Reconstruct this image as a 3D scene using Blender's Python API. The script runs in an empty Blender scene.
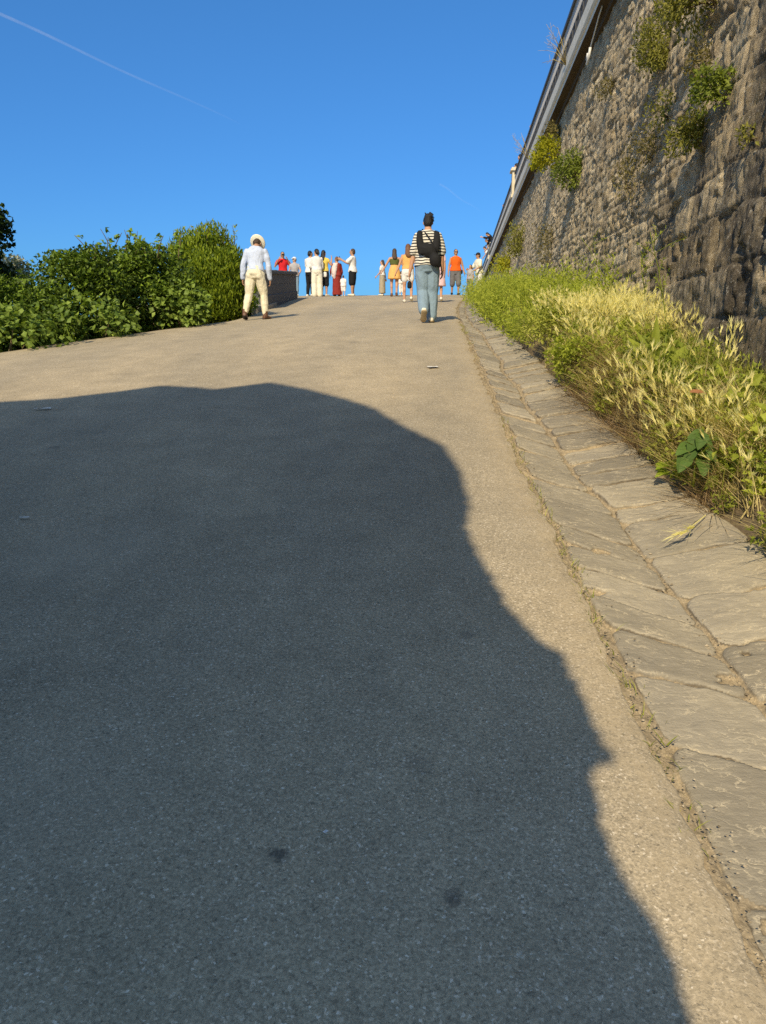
import bpy, bmesh, math, random
import numpy as np
from mathutils import Vector, Matrix

rng = np.random.default_rng(7)
random.seed(7)
R = math.radians
SCN = bpy.context.scene
COL = SCN.collection

# ------------------------------------------------------------------ helpers
def lin(r, g, b):
    f = lambda c: (c / 255 / 12.92) if c / 255 <= 0.04045 else ((c / 255 + 0.055) / 1.055) ** 2.4
    return (f(r), f(g), f(b))

def mesh_np(name, verts, faces, mat=None, attrs=None, smooth=True):
    """verts (N,3); faces = list of (M,k) int arrays."""
    me = bpy.data.meshes.new(name)
    verts = np.asarray(verts, dtype=np.float32)
    me.vertices.add(len(verts))
    me.vertices.foreach_set('co', verts.ravel())
    loops = np.concatenate([np.asarray(f, dtype=np.int32).ravel() for f in faces])
    totals = np.concatenate([np.full(len(f), np.asarray(f).shape[1], dtype=np.int32) for f in faces])
    starts = np.concatenate([[0], np.cumsum(totals)[:-1]]).astype(np.int32)
    me.loops.add(len(loops))
    me.loops.foreach_set('vertex_index', loops)
    me.polygons.add(len(totals))
    me.polygons.foreach_set('loop_start', starts)
    me.polygons.foreach_set('loop_total', totals)
    me.polygons.foreach_set('use_smooth', np.full(len(totals), smooth, dtype=bool))
    me.update(calc_edges=True)
    me.validate()
    if attrs:
        for k, v in attrs.items():
            a = me.attributes.new(k, 'FLOAT', 'POINT')
            a.data.foreach_set('value', np.asarray(v, dtype=np.float32))
    if mat:
        me.materials.append(mat)
    return me

def link(name, me, parent=None, loc=(0, 0, 0), rz=0.0):
    o = bpy.data.objects.new(name, me)
    COL.objects.link(o)
    o.location = loc
    o.rotation_euler = (0, 0, rz)
    if parent:
        o.parent = parent
    return o

def tag(o, label=None, cat=None, group=None, kind=None):
    if label: o['label'] = label
    if cat: o['category'] = cat
    if group: o['group'] = group
    if kind: o['kind'] = kind
    return o

def empty(name, loc, label=None, cat=None, group=None, rz=0.0):
    o = bpy.data.objects.new(name, None)
    COL.objects.link(o)
    o.location = loc
    o.rotation_euler = (0, 0, rz)
    o.empty_display_size = 0.2
    return tag(o, label, cat, group)

def grid_faces(nr, nc, off=0):
    i = np.arange(nr - 1)[:, None] * nc + np.arange(nc - 1)[None, :]
    return (np.stack([i, i + 1, i + nc + 1, i + nc], -1).reshape(-1, 4) + off)

def hash2(ix, iy, seed=0):
    h = (ix.astype(np.int64) * 374761393 + iy.astype(np.int64) * 668265263 + seed * 2147483647) & 0xFFFFFFFF
    h = ((h ^ (h >> 13)) * 1274126177) & 0xFFFFFFFF
    h = (h ^ (h >> 16)) & 0xFFFFFFFF
    return h / 4294967295.0

def vnoise(x, y, seed=0):
    x = np.asarray(x, float); y = np.asarray(y, float)
    x, y = np.broadcast_arrays(x, y)
    ix = np.floor(x); iy = np.floor(y)
    fx = x - ix; fy = y - iy
    fx = fx * fx * (3 - 2 * fx); fy = fy * fy * (3 - 2 * fy)
    a = hash2(ix, iy, seed); b = hash2(ix + 1, iy, seed)
    c = hash2(ix, iy + 1, seed); d = hash2(ix + 1, iy + 1, seed)
    return (a * (1 - fx) + b * fx) * (1 - fy) + (c * (1 - fx) + d * fx) * fy * 1.0

def fbm(x, y, oct=4, seed=0):
    s = 0; a = 0.5; t = 0
    for k in range(oct):
        s = s + a * vnoise(np.asarray(x) * 2 ** k + 17.3 * k, np.asarray(y) * 2 ** k - 9.1 * k, seed + k)
        t += a; a *= 0.5
    return s / t - 0.5

def sstep(a, b, x):
    t = np.clip((np.asarray(x, float) - a) / (b - a), 0, 1)
    return t * t * (3 - 2 * t)

# ------------------------------------------------------------------ node material helpers
class NT:
    def __init__(s, name):
        s.m = bpy.data.materials.new(name); s.m.use_nodes = True
        s.t = s.m.node_tree; s.t.nodes.clear()
        s.out = s.t.nodes.new('ShaderNodeOutputMaterial')
    def n(s, typ, **kw):
        nd = s.t.nodes.new('ShaderNode' + typ)
        for k, v in kw.items():
            if k.startswith('i_'):
                nd.inputs[k[2:].replace('_', ' ')].default_value = v
            else:
                setattr(nd, k, v)
        return nd
    def l(s, a, b): s.t.links.new(a, b)
    def coord(s, scale=(1, 1, 1), kind='Object'):
        tc = s.n('TexCoord'); mp = s.n('Mapping'); mp.inputs['Scale'].default_value = scale
        s.l(tc.outputs[kind], mp.inputs['Vector']); return mp.outputs['Vector']
    def noise(s, vec, scale, detail=4, rough=0.55, dist=0.0):
        nd = s.n('TexNoise'); nd.inputs['Scale'].default_value = scale; nd.inputs['Detail'].default_value = detail
        nd.inputs['Roughness'].default_value = rough; nd.inputs['Distortion'].default_value = dist
        s.l(vec, nd.inputs['Vector']); return nd.outputs['Fac']
    def vor(s, vec, scale, feature='F1', out='Distance'):
        nd = s.n('TexVoronoi'); nd.feature = feature; nd.inputs['Scale'].default_value = scale
        s.l(vec, nd.inputs['Vector']); return nd.outputs[out]
    def ramp(s, fac, stops, interp='LINEAR'):
        nd = s.n('ValToRGB'); cr = nd.color_ramp; cr.interpolation = interp
        while len(cr.elements) < len(stops): cr.elements.new(0.5)
        for e, (p, c) in zip(cr.elements, stops):
            e.position = p
            e.color = (c, c, c, 1) if isinstance(c, (int, float)) else (*c, 1)
        s.l(fac, nd.inputs['Fac']); return nd.outputs['Color']
    def mix(s, fac, a, b, mode='MIX'):
        nd = s.n('Mix'); nd.data_type = 'RGBA'; nd.blend_type = mode; nd.clamp_factor = True
        def put(x, sock):
            if isinstance(x, (int, float)): sock.default_value = x if sock.type == 'VALUE' else (x, x, x, 1)
            elif isinstance(x, tuple): sock.default_value = (*x, 1) if len(x) == 3 else x
            else: s.l(x, sock)
        put(fac, nd.inputs[0]); put(a, nd.inputs[6]); put(b, nd.inputs[7]); return nd.outputs[2]
    def math(s, op, a, b=0.0, c=None):
        nd = s.n('Math'); nd.operation = op
        for i, x in enumerate((a, b, c)):
            if x is None: continue
            if isinstance(x, (int, float)): nd.inputs[i].default_value = x
            else: s.l(x, nd.inputs[i])
        return nd.outputs[0]
    def attr(s, name):
        nd = s.n('Attribute'); nd.attribute_name = name; return nd.outputs['Fac']
    def bump(s, h, strength, dist, normal=None):
        nd = s.n('Bump'); nd.inputs['Strength'].default_value = strength; nd.inputs['Distance'].default_value = dist
        s.l(h, nd.inputs['Height'])
        if normal is not None: s.l(normal, nd.inputs['Normal'])
        return nd.outputs['Normal']
    def bsdf(s, color, rough=0.8, normal=None, spec=0.3, **kw):
        nd = s.n('BsdfPrincipled')
        for k, v in (('Base Color', color), ('Roughness', rough)):
            if isinstance(v, (int, float)): nd.inputs[k].default_value = v
            elif isinstance(v, tuple): nd.inputs[k].default_value = (*v, 1)
            else: s.l(v, nd.inputs[k])
        nd.inputs['Specular IOR Level'].default_value = spec
        for k, v in kw.items(): nd.inputs[k].default_value = v
        if normal is not None: s.l(normal, nd.inputs['Normal'])
        s.l(nd.outputs[0], s.out.inputs['Surface']); return nd

def leaf_material(name, c_dark, c_light, trans=0.35, rough=0.55, hue_noise=2.0, spec=0.25, trans_boost=1.25):
    k = NT(name)
    v = k.coord()
    r = k.attr('rnd')
    big = k.noise(v, hue_noise, 3)
    f = k.math('ADD', k.math('MULTIPLY', r, 0.75), k.math('MULTIPLY_ADD', big, 0.9, -0.32))
    col = k.ramp(f, [(0.0, c_dark), (1.0, c_light)])
    fine = k.noise(v, 90, 2)
    col = k.mix(0.35, col, k.mix(fine, 0.4, 1.4), 'MULTIPLY')
    b = k.bsdf(col, rough, spec=spec)
    t = k.n('BsdfTranslucent')
    k.l(k.mix(1.0, col, (trans_boost, trans_boost * 1.05, trans_boost * 0.55), 'MULTIPLY'), t.inputs['Color'])
    ms = k.n('MixShader'); ms.inputs[0].default_value = trans
    k.l(b.outputs[0], ms.inputs[1]); k.l(t.outputs[0], ms.inputs[2]); k.l(ms.outputs[0], k.out.inputs['Surface'])
    return k.m

def plain_material(name, col, rough=0.7, spec=0.3, noise_scale=25, amount=0.25, bump=0.15, metallic=0.0, bump_scale=None):
    k = NT(name)
    v = k.coord()
    n = k.noise(v, noise_scale, 5)
    c = k.mix(n, tuple(x * (1 - amount) for x in col), tuple(min(1, x * (1 + amount)) for x in col))
    nb = k.noise(v, bump_scale or noise_scale * 3, 4)
    k.bsdf(c, rough, k.bump(nb, bump, 0.01), spec, Metallic=metallic)
    return k.m

def cloth_material(name, col, stripes=None, scale=1.0):
    k = NT(name)
    v = k.coord()
    n = k.noise(v, 9 * scale, 4)
    c = k.mix(n, tuple(x * 0.78 for x in col), tuple(min(0.95, x * 1.15) for x in col))
    if stripes:
        sp = k.n('SeparateXYZ'); k.l(v, sp.inputs[0])
        wob = k.math('MULTIPLY_ADD', k.noise(v, 6, 2), 0.045, sp.outputs['Z'])
        s_ = k.math('FRACT', k.math('MULTIPLY', wob, stripes[1]))
        msk = k.math('GREATER_THAN', s_, 0.58)
        c = k.mix(msk, c, stripes[0])
    weave = k.noise(v, 220, 2)
    fold = k.noise(k.coord((1, 1, 0.45)), 14, 3)
    nb = k.bump(fold, 0.7, 0.035, k.bump(weave, 0.25, 0.003))
    k.bsdf(c, 0.85, nb, 0.15)
    return k.m

# ------------------------------------------------------------------ the lie of the land (metres; the eye is at the origin, Y runs up the road)
EYE = 1.45
_D = np.arange(-60, 260.01, 0.05)
def _slope(d):
    s = np.where(d < 6, 0.1575, 0.1575 - 0.08 * sstep(6, 14, d))
    s = np.where(d > 30, 0.075 - 0.078 * sstep(30, 40, d), s)
    s = np.where(d < -4, 0.1575 - 0.115 * sstep(-4, -16, d) if False else 0.1575 - 0.115 * sstep(4, 16, -d), s)
    s = np.where(d > 70, -0.003 - 0.05 * sstep(70, 120, d), s)
    return s
_Z = np.cumsum(_slope(_D)) * 0.05
_Z = _Z - np.interp(0, _D, _Z) - EYE
def zr(d): return np.interp(d, _D, _Z)
def xe(d):                                   # right edge of the asphalt
    d = np.asarray(d, float)
    return np.where(d < 0, 0.76, np.where(d < 26, 0.76 + 0.0028 * d * d, 2.653 + 0.12 * (d - 26)))
def xl(d): return np.interp(d, [-20, 0, 5, 8.4, 10.2, 12.1, 15.4, 18, 20.6, 22, 27, 29, 33, 60], [-11, -9, -7.0, -5.75, -5.0, -4.06, -3.0, -2.98, -3.02, -3.1, -3.1, -3.6, -6.5, -9])
def crossfall(d): return np.interp(d, [2, 8, 18, 28, 33], [0.0, 0.045, 0.045, 0.012, 0.008])
def zroad(d, x):
    d = np.asarray(d, float); x = np.asarray(x, float)
    return zr(d) - crossfall(d) * np.maximum(0, xe(d) - 0.6 - x)
def xb(d): return np.interp(d, [-4, 2, 3.3, 4.3, 7, 12, 16, 20, 26, 33, 60], [1.86, 1.82, 1.72, 1.64, 1.58, 1.66, 1.92, 2.3, 3.0, 4.0, 7.3])
def hb(d): return np.interp(d, [0, 6, 10, 20, 30], [0.33, 0.31, 0.24, 0.13, 0.03])
def hw(d): return np.interp(d, [0, 6, 12, 22, 35], [0.42, 0.42, 0.40, 0.26, 0.08])
WALL_X0, WALL_K, WALL_T, BATTER = 1.86, 0.0935, 5.0, 0.078
def xwall(d, z=0.0): return WALL_X0 + WALL_K * np.asarray(d, float) + BATTER * np.asarray(z, float)
def zbank(d, x):                             # ground between the gutter and the wall
    d = np.asarray(d, float); x = np.asarray(x, float)
    b = xb(d); w = xwall(d, 0.0)
    t = (x - b)
    rise = hb(d) * sstep(0.0, 0.22, t)
    back = (hw(d) - hb(d)) * np.clip((t - 0.2) / np.maximum(w - b - 0.2, 0.2), 0, 1)
    return zr(d) + rise + back

# ------------------------------------------------------------------ materials
def make_asphalt():
    k = NT('asphalt')
    v = k.coord()
    warp = k.n('Mix'); warp.data_type = 'VECTOR'; warp.inputs[0].default_value = 0.012
    wn = k.n('TexNoise'); wn.inputs['Scale'].default_value = 60; k.l(v, wn.inputs['Vector'])
    k.l(v, warp.inputs[4]); k.l(wn.outputs['Color'], warp.inputs[5]); vw = warp.outputs[1]
    cells = k.n('TexVoronoi'); cells.inputs['Scale'].default_value = 185; k.l(vw, cells.inputs['Vector'])
    sep = k.n('SeparateColor'); k.l(cells.outputs['Color'], sep.inputs[0])
    fine = k.noise(v, 520, 3)
    mid = k.noise(v, 110, 4, 0.6)
    tone = k.ramp(sep.outputs[0], [(0.0, (0.315, 0.275, 0.21)), (0.5, (0.40, 0.345, 0.258)), (0.88, (0.47, 0.405, 0.305)), (0.97, (0.56, 0.49, 0.39)), (1.0, (0.72, 0.66, 0.57))])
    c = k.mix(1.0, tone, k.ramp(mid, [(0.25, 0.66), (0.5, 1.0), (0.75, 1.25)]), 'MULTIPLY')
    big = k.n('TexVoronoi'); big.inputs['Scale'].default_value = 74; k.l(vw, big.inputs['Vector'])
    s2 = k.n('SeparateColor'); k.l(big.outputs['Color'], s2.inputs[0])
    chip = k.math('MULTIPLY', k.math('GREATER_THAN', s2.outputs[1], 0.70), k.ramp(k.math('ADD', big.outputs['Distance'], k.math('MULTIPLY', s2.outputs[0], 0.22)), [(0.27, 1.0), (0.42, 0.0)]))
    c = k.mix(k.math('MULTIPLY', chip, 0.62), c, k.ramp(s2.outputs[2], [(0.0, (0.24, 0.215, 0.175)), (0.5, (0.42, 0.375, 0.30)), (0.9, (0.54, 0.48, 0.39)), (1.0, (0.72, 0.67, 0.58))]))
    c = k.mix(0.5, c, k.ramp(fine, [(0.25, 0.6), (0.75, 1.4)]), 'MULTIPLY')
    # pits between the stones
    pit = k.noise(v, 75, 5, 0.7)
    c = k.mix(k.ramp(pit, [(0.30, 0.65), (0.40, 0.0)]), c, (0.10, 0.09, 0.075))
    # wear and dust in broad bands along the road
    wear = k.noise(k.coord((1.0, 0.28, 1.0)), 0.9, 5, 0.6)
    c = k.mix(1.0, c, k.ramp(wear, [(0.28, (0.80, 0.81, 0.83)), (0.72, (1.18, 1.14, 1.07))]), 'MULTIPLY')
    patch = k.noise(v, 3.2, 6, 0.65)
    c = k.mix(1.0, c, k.ramp(patch, [(0.3, 0.87), (0.7, 1.12)]), 'MULTIPLY')
    # oil drips and soft-edged paler patches
    sx = k.n('SeparateXYZ'); k.l(v, sx.inputs[0]); flat = k.n('CombineXYZ'); k.l(sx.outputs['X'], flat.inputs['X']); k.l(sx.outputs['Y'], flat.inputs['Y'])
    wob = k.math('MULTIPLY_ADD', k.noise(v, 38, 4), 0.05, -0.025)
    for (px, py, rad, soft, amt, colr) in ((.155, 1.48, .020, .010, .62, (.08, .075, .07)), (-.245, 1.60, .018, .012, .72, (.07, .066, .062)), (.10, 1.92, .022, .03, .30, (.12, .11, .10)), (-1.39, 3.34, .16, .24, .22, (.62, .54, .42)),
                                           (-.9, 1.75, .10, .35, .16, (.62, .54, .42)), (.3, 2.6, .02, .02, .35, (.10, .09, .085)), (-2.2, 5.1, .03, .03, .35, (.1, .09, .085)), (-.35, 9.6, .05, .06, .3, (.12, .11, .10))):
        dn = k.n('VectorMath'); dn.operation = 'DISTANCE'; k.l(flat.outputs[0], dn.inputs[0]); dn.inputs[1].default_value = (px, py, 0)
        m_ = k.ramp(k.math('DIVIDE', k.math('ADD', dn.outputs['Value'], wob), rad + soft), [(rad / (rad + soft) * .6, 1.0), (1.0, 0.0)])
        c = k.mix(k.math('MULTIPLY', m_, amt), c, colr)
    c = k.mix(1.0, c, (1.0, .985, .94), 'MULTIPLY')
    # the ragged margin is sandier
    ed = k.attr('edge')
    c = k.mix(k.math('MULTIPLY', ed, k.ramp(k.noise(v, 18, 5, 0.7), [(0.35, 0.0), (0.65, 0.85)])), c, (0.44, 0.355, 0.23))
    h = k.math('ADD', k.math('MULTIPLY', mid, 0.6), k.math('ADD', k.math('MULTIPLY', fine, 0.25), k.math('MULTIPLY', chip, 0.35)))
    h = k.math('ADD', h, k.math('MULTIPLY', k.ramp(pit, [(0.30, 0.0), (0.42, 1.0)]), 0.5))
    n1 = k.bump(h, 0.55, 0.006)
    n2 = k.bump(patch, 0.25, 0.03, n1)
    k.bsdf(c, 0.85, n2, 0.2)
    return k.m

def make_gutter_mat():
    k = NT('gutter_stone')
    v = k.coord()
    j = k.attr('joint'); t = k.attr('tone'); bed = k.attr('bed'); rs = k.attr('ripple')
    n = k.noise(v, 7, 5, 0.6)
    wv = k.noise(k.coord((5, 7, 1)), 1.6, 6, 0.62)
    fr = k.math('ABSOLUTE', k.math('SUBTRACT', k.math('FRACT', k.math('ADD', k.math('MULTIPLY', bed, 15.0), k.math('MULTIPLY', wv, 7.0))), 0.5))
    brk = k.ramp(k.noise(k.coord((7, 14, 1)), 1.5, 4), [(0.42, 0.0), (0.60, 1.0)])
    rip = k.math('MULTIPLY', k.ramp(fr, [(0.0, 1.0), (0.05, 0.8), (0.13, 0.0)]), k.math('MULTIPLY', brk, k.math('SUBTRACT', 1.0, j)))
    st = k.ramp(k.math('MULTIPLY_ADD', t, 0.55, k.math('MULTIPLY', n, 0.45)),
                [(0.15, (0.225, 0.20, 0.155)), (0.5, (0.325, 0.288, 0.218)), (0.85, (0.44, 0.39, 0.295))])
    ripf = k.noise(k.coord((4, 30, 1)), 2.6, 5, 0.65, 0.9)
    st = k.mix(1.0, st, k.ramp(ripf, [(0.3, 0.84), (0.7, 1.12)]), 'MULTIPLY')
    st = k.mix(k.math('MULTIPLY', rip, 0.8), st, (0.60, 0.52, 0.37))
    sand = k.mix(k.noise(v, 60, 5, 0.7), (0.22, 0.17, 0.10), (0.62, 0.51, 0.345))
    grit = k.vor(v, 130)
    sand = k.mix(0.5, sand, k.ramp(grit, [(0.1, 1.25), (0.6, 0.55)]), 'MULTIPLY')
    c = k.mix(k.ramp(k.math('ADD', j, k.math('MULTIPLY_ADD', k.noise(v, 45, 4), 0.5, -0.25)), [(0.35, 0.0), (0.6, 1.0)]), st, sand)
    rim = k.ramp(k.math('ADD', j, k.math('MULTIPLY_ADD', k.noise(v, 60, 4), 0.30, -0.15)), [(0.12, 0.0), (0.34, 1.0), (0.52, 0.9), (0.74, 0.0)])
    rimn = k.ramp(k.noise(v, 9, 4), [(0.40, 0.15), (0.62, 0.85)])
    c = k.mix(k.math('MULTIPLY', rim, rimn), c, (0.10, 0.08, 0.055))
    dirt = k.noise(v, 2.3, 5, 0.65)
    c = k.mix(1.0, c, k.ramp(dirt, [(0.3, (0.80, 0.80, 0.82)), (0.7, (1.10, 1.08, 1.04))]), 'MULTIPLY')
    lich = k.vor(v, 21)
    c = k.mix(k.math('MULTIPLY', k.math('LESS_THAN', k.math('ADD', lich, k.math('MULTIPLY', k.noise(v, 50, 3), 0.2)), 0.17), 0.28), c, (0.12, 0.11, 0.09))
    nb = k.bump(k.noise(v, 160, 4), 0.45, 0.004, k.bump(k.math('ADD', ripf, k.math('ADD', k.math('MULTIPLY', fr, 1.2), k.math('MULTIPLY', rip, -0.4))), 0.22, 0.010))
    k.bsdf(c, 0.85, nb, 0.2)
    return k.m

def make_wall_mat():
    k = NT('rubble_masonry')
    v = k.coord()
    j = k.attr('joint'); t = k.attr('tone')
    n = k.noise(v, 5, 6, 0.62)
    f = k.math('MULTIPLY_ADD', t, 0.6, k.math('MULTIPLY', n, 0.5))
    c = k.ramp(f, [(0.12, (0.26, 0.21, 0.14)), (0.35, (0.47, 0.385, 0.26)), (0.6, (0.64, 0.53, 0.365)), (0.88, (0.80, 0.69, 0.50)), (1.0, (0.54, 0.34, 0.20))])
    mort = k.mix(k.noise(v, 30, 4), (0.30, 0.25, 0.17), (0.62, 0.52, 0.37))
    c = k.mix(k.math('MULTIPLY', j, 0.6), c, mort)
    # black crust and pale lime run-off in the damp, near half of the wall
    cr = k.noise(k.coord((1.0, 1.0, 0.45)), 1.5, 6, 0.65)
    damp = k.attr('damp')
    crm = k.ramp(k.math('ADD', cr, k.math('MULTIPLY_ADD', damp, 0.22, -0.16)), [(0.46, 0.0), (0.60, 1.0)])
    c = k.mix(k.math('MULTIPLY', crm, k.math('MULTIPLY_ADD', damp, 0.45, 0.40)), c, (0.085, 0.078, 0.075))
    sp = k.noise(v, 34, 5, 0.7)
    c = k.mix(k.math('MULTIPLY', k.ramp(sp, [(0.57, 0.0), (0.66, 1.0)]), k.math('MULTIPLY_ADD', damp, 0.55, 0.15)), c, (0.66, 0.63, 0.57))
    ol = k.noise(v, 2.7, 5, 0.6)
    c = k.mix(k.ramp(ol, [(0.60, 0.0), (0.75, 0.45)]), c, (0.24, 0.22, 0.09))
    rg = k.noise(k.coord((1, 1, .55)), 21, 9, 0.78)
    c = k.mix(1.0, c, k.ramp(rg, [(0.28, (.34, .34, .35)), (0.42, (.95, .94, .92)), (0.55, (1.28, 1.25, 1.18)), (0.70, (1.75, 1.68, 1.55))]), 'MULTIPLY')
    nb = k.bump(k.noise(v, 70, 6, 0.7), 0.8, 0.03, k.bump(rg, 1.0, 0.085))
    k.bsdf(c, 0.92, nb, 0.15)
    return k.m

M = {}
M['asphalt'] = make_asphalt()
M['gutter'] = make_gutter_mat()
M['wall'] = make_wall_mat()
M['soil'] = plain_material('bank_soil', (0.15, 0.115, 0.072), 0.95, 0.1, 9, 0.5, 0.6)
M['land'] = plain_material('dry_hill_ground', (0.14, 0.13, 0.06), 0.95, 0.1, 1.4, 0.4, 0.4)
M['terrace'] = plain_material('terrace_paving', (0.32, 0.29, 0.24), 0.9, 0.2, 3, 0.2, 0.3)
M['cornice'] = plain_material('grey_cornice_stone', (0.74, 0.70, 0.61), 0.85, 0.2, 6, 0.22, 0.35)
M['soffit'] = plain_material('shade_dark_soffit_stone', (0.10, 0.075, 0.05), 0.9, 0.1, 5, 0.4, 0.4)  # dark brown paints in the shade under the cornice overhang
M['iron'] = plain_material('weathered_iron', (0.062, 0.060, 0.058), 0.6, 0.4, 12, 0.35, 0.3)
M['iron_grey'] = plain_material('grey_painted_iron', (0.42, 0.41, 0.40), 0.6, 0.4, 12, 0.25, 0.3)
M['pillar'] = plain_material('cream_limestone', (0.66, 0.58, 0.42), 0.85, 0.2, 8, 0.18, 0.3)
M['parapet'] = plain_material('dark_grey_stone', (0.105, 0.105, 0.11), 0.85, 0.2, 5, 0.35, 0.5)
M['kerb'] = plain_material('grey_kerb_stone', (0.30, 0.27, 0.22), 0.85, 0.2, 9, 0.3, 0.4)
M['bark'] = plain_material('rough_bark', (0.11, 0.085, 0.06), 0.9, 0.1, 14, 0.45, 0.8)
M['stem'] = plain_material('woody_stem', (0.14, 0.11, 0.06), 0.85, 0.1, 20, 0.35, 0.4)
M['pipe'] = plain_material('white_plastic_pipe', (0.72, 0.70, 0.64), 0.5, 0.4, 12, 0.12, 0.1)
M['paper'] = plain_material('white_paper', (0.78, 0.77, 0.74), 0.8, 0.2, 40, 0.08, 0.4)
M['leaf_hedge'] = leaf_material('hedge_leaf', (0.014, 0.036, 0.006), (0.27, 0.39, 0.040), 0.28, 0.5)  # near-black end of the leaf colours stands in for shade within the hedge
M['leaf_vine'] = leaf_material('vine_leaf', (0.07, 0.13, 0.018), (0.36, 0.47, 0.09), 0.32, 0.5)
M['leaf_laurel'] = leaf_material('laurel_leaf', (0.05, 0.105, 0.010), (0.37, 0.44, 0.026), 0.34, 0.45)
M['leaf_dark'] = leaf_material('dark_tree_leaf', (0.012, 0.03, 0.008), (0.05, 0.085, 0.016), 0.15, 0.5)
M['leaf_wall'] = leaf_material('wall_plant_leaf', (0.10, 0.105, 0.02), (0.38, 0.36, 0.07), 0.35, 0.6)
M['leaf_wall_green'] = leaf_material('wall_fern_leaf', (0.08, 0.115, 0.018), (0.32, 0.37, 0.055), 0.35, 0.6)
M['leaf_gold'] = leaf_material('yellow_wall_leaf', (0.22, 0.22, 0.010), (0.50, 0.48, 0.03), 0.40, 0.6)
M['leaf_dusty'] = leaf_material('dusty_wall_leaf', (0.10, 0.085, 0.03), (0.30, 0.25, 0.09), 0.30, 0.8)
M['weed'] = leaf_material('weed_leaf', (0.10, 0.15, 0.018), (0.46, 0.50, 0.07), 0.4, 0.6)
M['weed_bright'] = leaf_material('feathery_weed_leaf', (0.13, 0.19, 0.018), (0.56, 0.60, 0.08), 0.42, 0.6)
M['grass'] = leaf_material('green_grass_blade', (0.16, 0.20, 0.025), (0.60, 0.60, 0.12), 0.42, 0.6)
M['straw'] = leaf_material('dry_straw', (0.36, 0.28, 0.11), (0.84, 0.70, 0.34), 0.32, 0.7)
M['ear'] = leaf_material('barley_ear', (0.74, 0.66, 0.25), (0.97, 0.91, 0.54), 0.45, 0.7)
M['dead'] = leaf_material('brown_dead_stalk', (0.20, 0.13, 0.065), (0.58, 0.42, 0.23), 0.2, 0.8)
M['leaf_broad'] = leaf_material('broad_leaf', (0.03, 0.075, 0.015), (0.12, 0.20, 0.04), 0.25, 0.65)
M['leaf_lime'] = leaf_material('lime_leaf', (0.20, 0.30, 0.02), (0.38, 0.48, 0.05), 0.4, 0.5)
M['leaf_red'] = leaf_material('withered_leaf', (0.30, 0.13, 0.06), (0.50, 0.25, 0.13), 0.2, 0.8)

# ------------------------------------------------------------------ road
def build_road():
    d = np.concatenate([np.arange(-12, 0.6, 0.3), np.arange(0.6, 9, 0.025), np.arange(9, 34, 0.12), np.arange(34, 66, 1.0)])
    nc = 90
    u = np.linspace(0, 1, nc); u = 1 - (1 - u) ** 1.6           # finer to the right
    L = xl(d); Rg = xe(d) + 0.030 * fbm(d * 2.3, 0 * d, 3, 3) * 2 + 0.030 * fbm(d * 11, 0 * d + 5, 3, 4) * 2
    X = L[:, None] + (Rg - L)[:, None] * u[None, :]
    Y = np.repeat(d[:, None], nc, 1)
    Z = zroad(Y, X) + 0.012 + 0.022 * fbm(X * 0.8, Y * 0.5, 3, 9) + 0.004 * fbm(X * 5, Y * 5, 2, 10)
    edge = sstep(0.22, 0.0, Rg[:, None] - X) if False else 1 - sstep(0.0, 0.24, Rg[:, None] - X)
    Z = Z - 0.010 * (1 - sstep(0.0, 0.05, Rg[:, None] - X))
    # skirt on the right and left edges
    skr = np.stack([X[:, -1] + 0.006, Y[:, -1], Z[:, -1] - 0.05], -1)
    skl = np.stack([X[:, 0] - 0.02, Y[:, 0], Z[:, 0] - 0.25], -1)
    V = np.concatenate([skl[:, None], np.stack([X, Y, Z], -1), skr[:, None]], 1)
    E = np.concatenate([0 * edge[:, :1], edge, edge[:, -1:]], 1)
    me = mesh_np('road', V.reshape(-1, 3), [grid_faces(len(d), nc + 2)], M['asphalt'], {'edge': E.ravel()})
    tag(link('road', me), kind='structure')

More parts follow.
